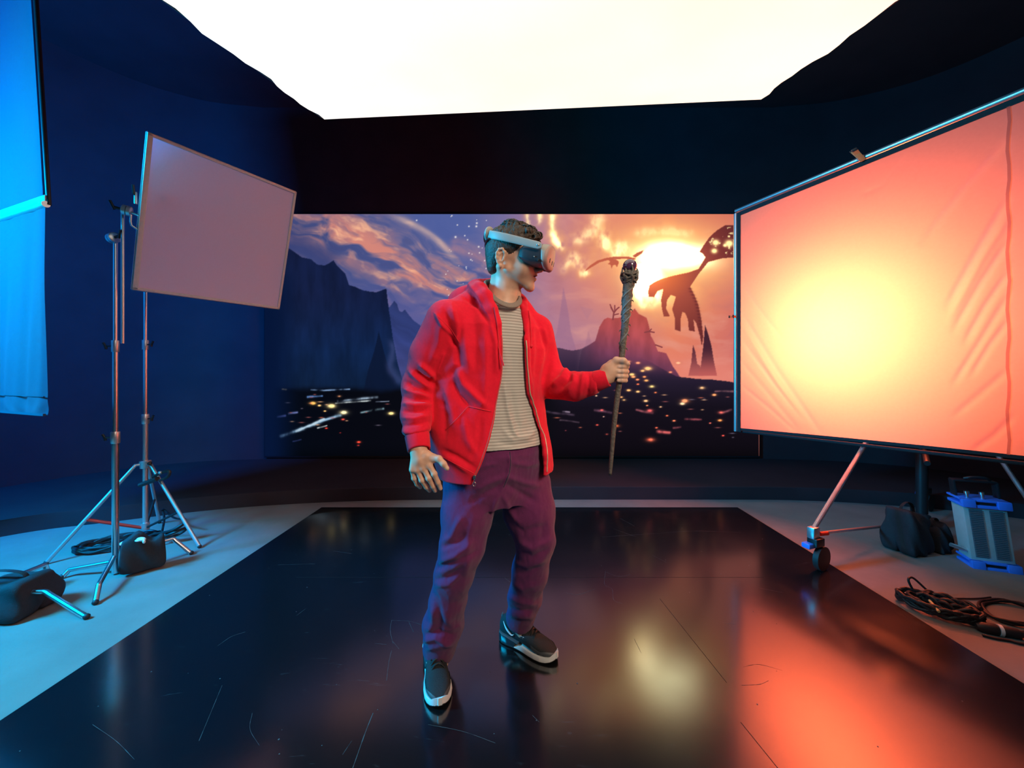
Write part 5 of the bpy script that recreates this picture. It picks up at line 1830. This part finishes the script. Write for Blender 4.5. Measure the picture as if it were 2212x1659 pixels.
outer_ops = [hst]
sleeves = chain([a for a, _ in slr], [r for _, r in slr], .018) + chain([a for a, _ in sll], [r for _, r in sll], .018)
hoodp = chain([PP(a, b_, c_) for a, b_, c_, _ in hood_path], [r for *_, r in hood_path], .012)
bag = [ell(PP(1015, 668, 1.58), (.10, .07, .10), .03), ell(PP(1060, 672, 1.62), (.12, .06, .09), .03), rc(SHR + np.array([.02, .01, .0]), PP(1030, 645, 1.50), .072, .05, .03), rc(SHL + np.array([-.02, 0, 0]), PP(1120, 655, 1.56), .064, .04, .03)]


class Hoodie(Body):
    def __call__(self, p, bc=None, br=None):
        def un(prims, d):
            for (f, c, r, k) in prims:
                if bc is not None and np.linalg.norm(bc - c) - r - br > .05 + k:
                    continue
                d = smin(d, f(p), k)
            return d
        t = un(bag, hst[0](p))
        ti = un(bag, hst_in[0](p))
        shell = np.maximum(t, -(ti + .012))
        shell = smax(shell, -opening(p), .006)
        # room for the neck
        shell = smax(shell, -rc(nb + np.array([0, -.0, -.05]), nb + np.array([.004, -.01, .10]), .066, .074)[0](p), .01)
        arms = un(sleeves, np.full(len(p), 1.0))
        arms = np.maximum(arms, -(t + .010))                # nothing of the sleeves inside the chest
        d = smin(shell, arms, .016)
        return un(hoodp, d)


HV2, HQ2 = surface_nets(Hoodie(), (-.50, 1.17, .78), (.36, 1.78, 1.60), .0033)
HV2 = relax(HV2, HQ2, 2, .5)
N = vnormals(HV2, HQ2)
HV2 = HV2 + N * (.0045 * (fbm(HV2[:, 0] * 13, HV2[:, 1] * 13, HV2[:, 2] * 8, 29, 4) - .5) * 2)[:, None]
hf = [  # right sleeve
    ([(955, 690), (948, 740), (930, 790)], 9, 6), ([(975, 660), (985, 700), (990, 745)], 8, 8), ([(962, 672), (970, 715), (990, 760)], 7, -7), ([(940, 675), (955, 700), (985, 735)], 5, 6), ([(905, 785), (922, 800), (938, 818)], 7, 9), ([(895, 800), (915, 815), (940, 832)], 6, -9),
    ([(884, 800), (905, 822), (930, 842)], 6, 7), ([(876, 825), (900, 838), (930, 850)], 6, -7), ([(874, 840), (895, 850), (925, 858)], 6, 8), ([(872, 858), (895, 864), (928, 866)], 5, -6), ([(871, 872), (895, 876), (930, 874)], 6, 7), ([(870, 888), (895, 890), (925, 886)], 5, -6),
    ([(870, 902), (895, 905), (926, 898)], 6, 6), ([(869, 920), (890, 918), (925, 912)], 5, -5), ([(869, 932), (890, 934), (926, 926)], 6, 7), ([(874, 946), (895, 944), (926, 938)], 5, -5), ([(960, 755), (950, 790), (945, 815)], 8, 6), ([(985, 750), (992, 790), (965, 815)], 8, -8),
    # left sleeve
    ([(1225, 795), (1215, 815), (1190, 835)], 7, 9), ([(1232, 802), (1228, 820), (1205, 845)], 6, -7), ([(1240, 806), (1240, 825), (1225, 850)], 6, 6), ([(1195, 750), (1185, 790), (1172, 830)], 8, -5), ([(1260, 803), (1258, 825), (1250, 860)], 6, 5), ([(1272, 802), (1272, 830), (1268, 855)], 5, -5),
    ([(1285, 800), (1286, 825), (1284, 848)], 5, 5), ([(1170, 700), (1180, 740), (1170, 790)], 8, 5), ([(1160, 700), (1164, 760), (1158, 830)], 7, -6), ([(1296, 798), (1300, 820), (1304, 840)], 4, -6),
    # body
    ([(1000, 690), (1005, 740), (1015, 800)], 10, 6), ([(1025, 680), (1028, 740), (1024, 800)], 10, -5), ([(1048, 700), (1050, 800), (1046, 870)], 9, 5), ([(985, 790), (1000, 830), (1035, 865), (1050, 880)], 9, 9), ([(975, 815), (990, 855), (1020, 885)], 9, -8), ([(960, 830), (975, 880), (985, 930)], 10, 6),
    ([(955, 850), (960, 900), (958, 950)], 9, -6), ([(1000, 900), (1010, 950), (1030, 985)], 9, 5), ([(1040, 900), (1035, 950), (1020, 990)], 8, -5), ([(955, 972), (985, 985), (1025, 1010)], 6, -5), ([(958, 985), (985, 1000), (1015, 1022)], 7, 5), ([(1058, 690), (1070, 740), (1072, 800)], 6, 5),
    ([(1145, 680), (1150, 740), (1148, 820)], 7, -5), ([(1140, 720), (1144, 800), (1150, 870)], 5, 4), ([(1168, 930), (1176, 960), (1180, 1000)], 5, 4), ([(1012, 612), (1035, 640), (1060, 690)], 5, 6), ([(1000, 640), (1030, 660), (1056, 700)], 5, -6)]
HV2 = fold(HV2, N, [(a, b_ * .9, c_ * 1.45) for a, b_, c_ in hf])
M['hoodie'] = mat('red_fleece', (.78, .012, .035), .9, var=.10, scale=120, bump=.2, bscale=700, spec=.1, sheen=.1)
np_mesh('hoodie', HV2, HQ2, M['hoodie'], man)
hbv = BVHTree.FromPolygons([tuple(v) for v in HV2], [tuple(q) for q in HQ2])


# cuffs: ribbed tubes at the ends of the sleeves
def cuff(a, b_, r0, r1):
    a, b_ = Vector(tuple(a)), Vector(tuple(b_))
    ax = (b_ - a)
    L_ = ax.length
    o = MB()
    axn = ax.normalized()
    u = axn.orthogonal().normalized()
    w_ = axn.cross(u)
    seg = 72
    prof = [(0, r0 * .96), (.1, r0), (.5, (r0 + r1) / 2), (.92, r1), (1.0, r1 * .97), (1.0, r1 * .86), (.6, r1 * .84), (.2, r1 * .84)]
    vs, fs = [], []
    for t, r in prof:
        for k in range(seg):
            an = 2 * math.pi * k / seg
            rr_ = r + .0006 * math.cos(k * math.pi)
            vs.append(a + axn * (L_ * t) + (u * math.cos(an) + w_ * math.sin(an)) * rr_)
    for i in range(len(prof) - 1):
        for k in range(seg):
            l = (k + 1) % seg
            fs.append((i * seg + k, i * seg + l, (i + 1) * seg + l, (i + 1) * seg + k))
    return o.add(vs, fs).build('cuff', M['hoodie'], man, autosmooth=False)


cuff(PP(901, 938, 1.34), PP(905.5, 972, 1.312), .0420, .0385)
cuff(PP(1286, 824, 1.463), PP(1313, 815.5, 1.447), .0395, .0350)
M['zip'] = mat('brass_zip_tape', (.55, .42, .30), .5, .3)
M['cord'] = mat('red_cord', (.70, .012, .03), .85)


def edge_strip(phis, shift, za, zb2, r, name, m_):
    pts = []
    for z in np.linspace(za, zb2, 70):
        cx, cy, a, b_ = (np.interp(z, Lh[:, 0], Lh[:, j]) for j in (1, 2, 3, 4))
        ph = float(np.interp(z, zs, phis)) + shift
        u, v = a * math.sin(ph), b_ * math.cos(ph)
        h = hbv.find_nearest(Vector((cx + u * cs_ + v * sn_, cy + u * sn_ - v * cs_, z)))
        pts.append(h[0] + Vector((sn_ * .3, -cs_, 0)) * .0012)
    pts = [pts[0]] + [(pts[i - 1] + pts[i] * 2 + pts[i + 1]) / 4 for i in range(1, len(pts) - 1)] + [pts[-1]]
    MB().tube(pts, r, 8).build(name, m_, man)


edge_strip(phL, .022, 1.325, .83, .0024, 'zipper', M['zip'])
edge_strip(phR, -.022, 1.34, .845, .0020, 'zipper', mat('red_zip_tape', (.62, .08, .09), .7))
strip_on(hbv, [(1067, 664), (1074, 700), (1077, 740), (1076, 752)], .0030, .002).build('drawstring', M['cord'], man)
q = on_surface(hbv, 1076, 752, .004)
MB().tube([q, P(1080, 765, q.y - .004), P(1084, 777, q.y - .006), P(1088, 790, q.y - .006)], .0026, 8, smooth_n=4).build('drawstring', M['cord'], man)
strip_on(hbv, [(1141, 672), (1145, 700), (1147, 730), (1146, 748)], .0030, .002).build('drawstring', M['cord'], man)
q = on_surface(hbv, 1146, 748, .004)
MB().ball(q, .006, 10, (1.2, .8, 1)).build('cord_knot', M['cord'], man)
ps = strip_on(hbv, [(964, 928), (990, 902), (1012, 878), (1030, 882), (1071, 891)], .0022, .0004)
ps.build('pocket_seam', M['cord'], man)
strip_on(hbv, [(938, 676), (952, 690), (975, 712), (992, 740)], .0011, .0001).build('shoulder_seam', M['cord'], man)
strip_on(hbv, [(952, 985), (985, 1003), (1026, 1024)], .0013, .0001).build('hem_seam', M['cord'], man)
# zip pull hanging at the hem corner
q = on_surface(hbv, 1021, 1030, .004)
q = Vector(q) if q is not None else P(1021, 1032, 1.35)
zp = MB()
zp.box(P(1025, 1031, q.y - .004), (.009, .005, .014), None, .001)
zp.tube([P(1025, 1036, q.y - .006), P(1024, 1043, q.y - .006)], .0022, 8)
ringp = [P(1024.5 + 3 * math.cos(a), 1045.5 + 4.5 * math.sin(a), q.y - .006) for a in np.linspace(0, 2 * math.pi, 13)[:-1]]
zp.tube(ringp, .0016, 8, closed=True)
zp.build('zip_pull', M['chrome'], man)

# ---- shoes
M['shoe_knit'] = mat('black_knit', (.015, .016, .018), .75, var=.3, scale=150, bump=.6, bscale=420)
M['shoe_panel'] = mat('charcoal_overlay', (.075, .08, .085), .6, scale=200)
M['shoe_white'] = mat('white_foam', (.82, .82, .80), .45, var=.04)
M['shoe_dark'] = mat('black_outsole', (.012, .012, .013), .6)
m, nt, out = new_mat('clear_heel_cushion')
b = nt.nodes.new('ShaderNodeBsdfPrincipled')
nz = nt.nodes.new('ShaderNodeTexNoise')
nz.inputs['Scale'].default_value = 40
nt.links.new(node_range(nt, nz.outputs['Fac'], 0, 1, .08, .16), b.inputs['Roughness'])
b.inputs['Base Color'].default_value = (.03, .05, .06, 1)
b.inputs['Transmission Weight'].default_value = .35
nt.links.new(b.outputs['BSDF'], out.inputs['Surface'])
M['air'] = m


def make_shoe(heel, toe, side):
    """side: +1 when the outer side faces his right. s runs heel 0 to toe 1, w across"""
    heel, toe = Vector(heel), Vector(toe)
    fx = (toe - heel)
    Ls = fx.length
    fx.normalize()
    wy = Vector((-fx.y, fx.x, 0))                          # his left
    T = lambda s, w_, z_: heel + fx * (s * Ls) + wy * w_ + Vector((0, 0, z_))
    ss = [0, .03, .10, .20, .32, .45, .58, .70, .80, .88, .94, .975, .99, 1.0]
    hwR = [.004, .024, .034, .036, .034, .036, .042, .046, .0450, .0385, .0285, .0185, .0115, .002]
    ctr = [0, 0, 0, 0, 0, .001, .003, .004, .005, .006, .007, .007, .007, .007]
    topz = [.080, .102, .118, .122, .118, .102, .084, .070, .060, .053, .046, .040, .037, .033]
    botz = [.040, .034, .032, .030, .026, .024, .022, .020, .020, .022, .025, .028, .029, .030]
    root = bpy.data.objects.new('shoe', None)
    root.empty_display_size = .05
    COL.objects.link(root)
    root.location = heel
    set_parent(root, man)
    seg = 24
    vs, fs = [], []
    sf = np.concatenate([np.linspace(0, .9, 34), np.linspace(.91, 1, 16)])
    g = lambda arr_, s: float(np.interp(s, ss, arr_))

    def ring(s, grow=0.0):
        hw_, c_, tz, bz = g(hwR, s) + grow, -side * g(ctr, s), g(topz, s) + grow, g(botz, s)
        pts = []
        for k in range(seg):
            a = 2 * math.pi * k / seg
            x, y = math.cos(a), math.sin(a)
            x = math.copysign(abs(x) ** .8, x)
            e = .72 if s > .5 else .62
            narrow = 1 - .42 * max(0, y) ** 1.6 * (1 if s < .62 else max(0, 1 - (s - .62) * 4) * .8 + .2)
            y = math.copysign(abs(y) ** e, y)
            mid = (tz + bz) / 2
            pts.append(T(s, c_ + x * hw_ * narrow, mid + y * (tz - bz) / 2))
        return pts
    for s in sf:
        vs += ring(s)
    n_ = len(sf)
    for i in range(n_ - 1):
        for k in range(seg):
            l = (k + 1) % seg
            fs.append((i * seg + k, i * seg + l, (i + 1) * seg + l, (i + 1) * seg + k))
    fs += [tuple(range(seg)), tuple((n_ - 1) * seg + k for k in range(seg))[::-1]]
    MB().add(vs, fs).build('upper', M['shoe_knit'], root, autosmooth=False)
    # charcoal mudguard over the toe
    vs, fs = [], []
    sf2 = np.linspace(.64, 1.0, 18)
    ks = [k for k in range(-7, 20)]
    for s in sf2:
        r_ = ring(s, .0018)
        hgt = .12 + .95 * max(0, (s - .80) / .2) ** 1.2
        for side_ in (0, 1):
            for j in range(7):
                t = j / 6
                a = (-.35 + t * (.35 + hgt))
                a = a if side_ == 0 else math.pi - a
                kf = (a / (2 * math.pi)) * seg
                k0 = math.floor(kf)
                vs.append(r_[k0 % seg].lerp(r_[(k0 + 1) % seg], kf - k0))
    for i in range(len(sf2) - 1):
        for sd in (0, 7):
            for j in range(6):
                a = i * 14 + sd + j
                fs.append((a, a + 1, a + 15, a + 14))
    MB().add(vs, fs).build('toe_guard', M['shoe_panel'], root, autosmooth=False)

    # sole slabs that follow the outline
    def slab(s0, s1, zf0, zf1, grow, name, m_, nn=48):
        vs_, fs_ = [], []
        for i in range(nn + 1):
            s = s0 + (s1 - s0) * i / nn
            hw_, c_ = g(hwR, s) + grow + .002, -side * g(ctr, s)
            z0_, z1_ = zf0(s), zf1(s)
            for w_, z_ in ((-1, z0_), (-1.03, (z0_ + z1_) / 2), (-.99, z1_), (.99, z1_), (1.03, (z0_ + z1_) / 2), (1, z0_)):
                vs_.append(T(s, c_ + w_ * hw_, z_))
        for i in range(nn):
            for k in range(6):
                l = (k + 1) % 6
                fs_.append((i * 6 + k, i * 6 + l, (i + 1) * 6 + l, (i + 1) * 6 + k))
        fs_ += [tuple(range(6)), tuple(nn * 6 + k for k in range(6))[::-1]]
        return MB().add(vs_, fs_).build(name, m_, root)
    roll = lambda s: .010 * max(0, (s - .82) / .18) ** 2
    slab(.30, 1.008, lambda s: roll(s) + .004, lambda s: .008 + roll(s), .003, 'outsole', M['shoe_dark'])
    slab(.33, 1.012, lambda s: .007 + roll(s), lambda s: .008 + roll(s) + .003 + .015 * smooth_s((s - .33) / .15) + .007 * smooth_s((s - .93) / .05), .0030, 'midsole', M['shoe_white'])
    slab(-.005, .36, lambda s: .004, lambda s: .012 - .004 * max(0, (s - .25) / .1), .003, 'heel_plate', M['shoe_dark'])
    slab(-.01, .34, lambda s: .012, lambda s: .040 - .010 * smooth_s((s - .15) / .2), .004, 'heel_cushion', M['air'])
    slab(-.005, .40, lambda s: .036 - .010 * smooth_s((s - .15) / .2), lambda s: .044 - .010 * smooth_s((s - .15) / .2), .002, 'heel_rim', M['shoe_panel'])
    # heel tab and tongue
    MB().tube([T(.03, 0, .07), T(.022, 0, .09), T(.03, 0, .108)], .010, 8, smooth_n=4, flat=.4).build('heel_tab', M['shoe_panel'], root)
    MB().box(T(.40, 0, .118), (.05, .05, .012), Matrix((fx, wy, Vector((0, 0, 1)))).transposed() @ Matrix.Rotation(.55, 3, 'Y'), .004).build('tongue', M['shoe_knit'], root)
    # laces
    lc = MB()
    for k in range(5):
        s = .40 + k * .055
        z_ = g(topz, s) + .002
        lc.tube([T(s, -.024, z_ - .010), T(s + .012, -.010, z_ + .002), T(s + .022, .010, z_ + .002), T(s + .032, .024, z_ - .012)], .0034, 6, smooth_n=4)
        lc.tube([T(s, .024, z_ - .010), T(s + .012, .010, z_ + .004), T(s + .022, -.010, z_ + .004), T(s + .032, -.024, z_ - .012)], .0034, 6, smooth_n=4)
    lc.build('laces', M['shoe_dark'], root)
    # white curved tick on both flanks near the heel
    for sd in (-1, 1):
        pts, rs_ = [], []
        for t in np.linspace(0, 1, 12):
            s = .12 + .20 * t
            z_ = .098 - .052 * t + .016 * max(0, (t - .75) / .25) ** 2
            hw_ = g(hwR, s) + .0015
            yv = (z_ - (g(topz, s) + g(botz, s)) / 2) / ((g(topz, s) - g(botz, s)) / 2)
            nar = 1 - .42 * max(0, yv) ** 1.6
            xk = max(.3, 1 - abs(yv) ** 2.6) ** .5
            pts.append(T(s, -side * g(ctr, s) + sd * (hw_ * nar * xk + .0035), z_))
            rs_.append(.0012 + .0036 * math.sin(math.pi * min(1, t * 1.05)) ** .8 * (1 if t > .4 else .5 + t))
        MB().tube(pts, rs_, 8, flat=1.0).build('side_mark', M['shoe_white'], root)
    sd = side * -1
    # short number-like mark on the outer flank
    for i, (ds, dz) in enumerate(((0, 0), (.035, .001), (.0, .007), (.035, .008))):
        s = .46 + ds
        MB().box(T(s, -side * g(ctr, s) - side * (g(hwR, s) * .93), .060 + dz), (.007, .004, .0022), Matrix((fx, wy, Vector((0, 0, 1)))).transposed()).build('flank_mark', M['shoe_white'], root)
    return root


def smooth_s(x):
    x = min(1, max(0, x))
    return x * x * (3 - 2 * x)


fxr = Vector((-.286, 1.383, MATZ)) - Vector((-.396, 1.67, MATZ))
make_shoe((-.386, 1.655, MATZ), (-.284, 1.372, MATZ), 1)
make_shoe((-.094, 1.755, MATZ), (.150, 1.605, MATZ), 1)

# ------------------------------------------------------------------ headset (worn: a thing of its own)
hs = empty('vr_headset', Vector(tuple(HD(150, 0, 20))), 'grey virtual reality headset with a dark visor strapped round the man\'s head', 'headset')
M['hs_grey'] = mat('warm_grey_plastic', (.34, .31, .27), .5, var=.05)
M['hs_face'] = mat('pale_front_plate', (.38, .23, .20), .5, var=.03)
M['hs_dark'] = mat('dark_visor_plastic', (.030, .033, .040), .35, var=.1)
M['hs_lens'] = mat('black_glass', (.012, .012, .014), .5)
V_ = lambda f, l, u: Vector(tuple(HD(f, l, u)))
UC = 27.0


def sup(k, n, hw_, hh, e):
    a = 2 * math.pi * k / n
    x, y = math.cos(a), math.sin(a)
    return math.copysign(abs(x) ** e, x) * hw_, math.copysign(abs(y) ** e, y) * hh


def loft(rings, name, m_, parent, cap0=True, cap1=True):
    n = len(rings[0])
    vs = [p for r in rings for p in r]
    fs = []
    for i in range(len(rings) - 1):
        for k in range(n):
            l = (k + 1) % n
            fs.append((i * n + k, i * n + l, (i + 1) * n + l, (i + 1) * n + k))
    if cap0:
        fs.append(tuple(range(n)))
    if cap1:
        fs.append(tuple((len(rings) - 1) * n + k for k in range(n))[::-1])
    return MB().add(vs, fs).build(name, m_, parent)


nk_ = 56


def vring(f, hw_, top_, bot_, e=.62, curve=0.0, nose=14, low=1.0, skew=0.0):
    r = []
    for k in range(nk_):
        x, y = sup(k, nk_, hw_, 1, e)
        if y < 0:
            x *= 1 - (1 - low) * (-y) ** 1.5
        u = top_ * y if y > 0 else bot_ * -y
        # notch for the nose at the lower middle
        if y < 0:
            u += nose * math.exp(-(x / 18) ** 2) * (-y)
        r.append(V_(f - curve * (x / 80) ** 2 + skew * max(0, 55 - u) / 88, x, u))
    return r


loft([vring(66, 78, 52, -20, .66, 12), vring(76, 82, 55, -25, .66, 10), vring(96, 83, 57, -29, .66, 8, 12, .93), vring(126, 85, 58, -31, .68, 6, 8, .85), vring(138, 85, 58, -31, .70, 5, 5, .8)], 'visor_body', M['hs_dark'], hs)
# grey housing rim and upper shell
loft([vring(122, 84, 58.2, -31.2, .68, 6, 8, .85, 20), vring(126, 86.3, 59.5, -32, .69, 5.5, 6, .83, 17), vring(138, 87, 60, -33, .71, 5, 4, .79, 5), vring(147, 86, 59.5, -33, .73, 5, 3, .77)], 'housing', M['hs_grey'], hs)
loft([vring(137, 86, 58.5, -32, .72, 5, 3, .78), vring(148, 87, 59, -33, .74, 5, 3, .76), vring(153, 84, 56.5, -30.5, .74, 5, 3, .76), vring(156, 77, 51, -26, .74, 4.5, 2, .76), vring(157, 40, 28, -8, .75, 4, 0, .8)], 'front_plate', M['hs_face'], hs)
for l, u, hgt in ((-46, 2, 8), (46, 2, 8), (0, 0, 8)):
    fr = [V_(157.5 - 4.5 * (l / 80) ** 2 + .6, l + sup(k, 28, 5.4, hgt, .8)[0], u + sup(k, 28, 5.4, hgt, .8)[1]) for k in range(28)]
    bk = [p - Vector(tuple(hF)) * .004 for p in fr]
    loft([bk, fr], 'sensor_window', M['hs_lens'], hs)
for l, u in ((-84, -8), (84, -8)):
    MB().lathe(V_(120, l, u), Vector(tuple(hL)) * math.copysign(1, l), [(-.004, .004), (.0035, .004), (.004, .002)], 16).build('tracking_camera', M['hs_lens'], hs)
MB().lathe(V_(104, -86, 2), Vector(tuple(hL)) * -1, [(-.002, .0022), (.0012, .0022)], 12).build('side_button', M['hs_grey'], hs)
# soft facial gasket
loft([vring(58, 72, 46, -12, .66, 16), vring(69, 77, 51, -20, .66, 12)], 'facial_gasket', M['black_rubber'], hs)
# strap: one band from each side of the visor round the back
for s in (-1, 1):
    path = []
    for t in np.linspace(0, 1, 40):
        # seen from above: hugs the head, behind the ears it rises to the back of the skull
        if t < .45:
            q = t / .45
            f, l = 126 - 106 * q, s * (93 - 8 * q)
        else:
            q = (t - .45) / .55
            a = q * math.pi * .42
            f, l = 20 - 116 * math.sin(a), s * (85 * math.cos(a) ** .75)
        u = 39 + 23 * t
        path.append((f, l, u))
    rings = []
    for i, (f, l, u) in enumerate(path):
        a, b_ = path[max(i - 1, 0)], path[min(i + 1, len(path) - 1)]
        tx, ty = b_[0] - a[0], b_[1] - a[1]
        n_ = math.hypot(tx, ty)
        nx, ny_ = ty / n_ * (-s), -tx / n_ * (-s)
        if nx * f + ny_ * l < 0 and abs(l) > 20:
            nx, ny_ = -nx, -ny_
        t = i / (len(path) - 1)
        hh = 12.5 + 3.0 * t
        if i == 0:
            hh *= .55
        elif i == 1:
            hh *= .85
        th = 3.6
        ring_ = []
        for k in range(20):
            x, y = sup(k, 20, th, hh, .7)
            ring_.append(V_(f + nx * x, l + ny_ * x, u + y))
        rings.append(ring_)
    loft(rings, 'side_strap', M['hs_grey'], hs)
    MB().lathe(V_(112, s * 96, 41), Vector(tuple(hL)) * s, [(-.002, .0042), (.0012, .0042), (.0018, .003)], 16).build('rivet', M['steel'], hs)
# rear cradle and tightening wheel
MB().ball(V_(-98, 0, 66), .001, 24, (15, 52, 30), Matrix(AX.T.tolist())).build('rear_cradle', M['hs_grey'], hs)
MB().lathe(V_(-104, 0, 58), Vector(tuple(-hF)), [(0, .022), (.009, .023), (.012, .019)], 28).build('tightening_wheel', M['hs_dark'], hs)
band = [V_(-72 - 26 * math.cos(a), 62 * math.sin(a), 46 - 30 * math.cos(a) ** 2) for a in np.linspace(-1.3, 1.3, 22)]
MB().tube(band, .0075, 10, flat=.5).build('lower_band', M['hs_dark'], hs)
# top strap over the hair is absent: the band alone holds it

# ------------------------------------------------------------------ staff (held: a thing of its own)
sp = lambda x, y: Vector(tuple(PP(x, y, 1.445)))
stf = empty('wizard_staff', sp(1318, 1026), 'dark gnarled staff topped by a violet orb, gripped in the man\'s raised hand', 'staff')
M['bark'] = mat('dark_bark', (.12, .10, .085), .6, var=.55, scale=70, bump=1.0, bscale=120)
M['bark_pale'] = mat('pale_vine', (.20, .18, .16), .5, var=.3, scale=90, bump=.5)
M['orb'] = mat('violet_glass_orb', (.10, .04, .09), .12, var=.3, scale=30, coat=1.0)
axis = [(1318, 1026, .0062), (1321, 985, .0075), (1326, 925, .0092), (1332, 868, .0104), (1337, 832, .0110), (1340, 803, .0112), (1344, 765, .0118), (1348, 720, .0130), (1352, 680, .0150), (1354, 655, .0168), (1356, 630, .0180), (1358, 612, .0195), (1359, 602, .0225), (1360, 595, .0250), (1360.5, 590, .0250), (1360.5, 586, .0215)]
apts = [sp(x, y) for x, y, _ in axis]
ap = catmull(apts, 8)
ar = np.interp(np.linspace(0, 1, len(ap)), np.linspace(0, 1, len(axis)), [r for *_, r in axis])
mb = MB().tube(ap, list(ar), 28)
for i in range(len(mb.v)):
    v = mb.v[i]
    k = i // 28
    if k < len(ap):
        c_ = ap[k]
        d_ = v - c_
        nn = fbm(np.array([v.x * 90]), np.array([v.y * 90]), np.array([v.z * 26]), 77, 4)[0] - .5
        hand = math.exp(-((k - 40) / 6) ** 4)
        mb.v[i] = c_ + d_ * (1 + (.34 if k > 56 else .16) * nn * (1 - hand))
mb.build('shaft', M['bark'], stf, autosmooth=False)


def at_axis(y):
    ys = [p[1] for p in axis]
    return sp(float(np.interp(-y, [-q for q in ys], [p[0] for p in axis])), y), float(np.interp(-y, [-q for q in ys], [p[2] for p in axis]))


# vines winding up the upper shaft
for ph, y0, y1, turns, r in ((0.3, 765, 640, 2.3, .0022), (2.2, 758, 625, 1.8, .0026), (4.0, 700, 600, 1.6, .0032)):
    pts = []
    for t in np.linspace(0, 1, 60):
        c_, rr_ = at_axis(y0 + (y1 - y0) * t)
        a = ph + 2 * math.pi * turns * t
        pts.append(c_ + Vector((math.cos(a), math.sin(a), 0)) * (rr_ * .98 + r * .4))
    MB().tube(pts, [r * .5] + [r] * 6 + [r * .6], 8).build('vine', M['bark_pale'], stf)
# thorns
for k, (y, a) in enumerate(((752, -.5), (738, 2.9), (722, -.4), (700, .2), (676, 3.3), (655, 3.0), (640, 3.4), (628, 2.8), (690, 2.7), (668, -.3), (648, -.2), (712, 3.1))):
    c_, rr_ = at_axis(y)
    d_ = Vector((math.cos(a), -abs(math.sin(a)), 0))
    MB().tube([c_ + d_ * rr_ * .7, c_ + d_ * (rr_ + .004) + Vector((0, 0, -.003)), c_ + d_ * (rr_ + .007) + Vector((0, 0, -.010))], [.0034, .0022, .0004], 8).build('thorn', M['bark'], stf)
# claw of roots that cups the orb
oc = sp(1360.5, 575)
for k in range(7):
    a = 2 * math.pi * k / 7 + .25
    d_ = Vector((math.cos(a), math.sin(a), 0))
    s_ = Vector((-d_.y, d_.x, 0))
    pts = [sp(1358.5, 612) + d_ * .018, sp(1359.5, 604) + d_ * .025 + s_ * .005, sp(1360, 597) + d_ * .029 - s_ * .003, sp(1360.5, 589) + d_ * .0285 + s_ * .003, sp(1360.5, 582 - 5 * (k % 2)) + d_ * .0268]
    MB().tube(pts, [.0055, .0075, .0066, .0052, .0018], 10, smooth_n=5).build('root_claw', M['bark'] if k % 3 else M['bark_pale'], stf)
for z_, rr_ in ((609, .023), (602, .028), (594, .0305)):
    pts = [sp(1359.7, z_) + Vector((math.cos(a) * rr_, math.sin(a) * rr_, .004 * math.sin(a * 3 + z_))) for a in np.linspace(0, 2 * math.pi, 25)[:-1]]
    MB().tube(pts, .0038, 8, closed=True).build('root_ring', M['bark'], stf)
MB().ball(oc, .0262, 32).build('orb', M['orb'], stf)
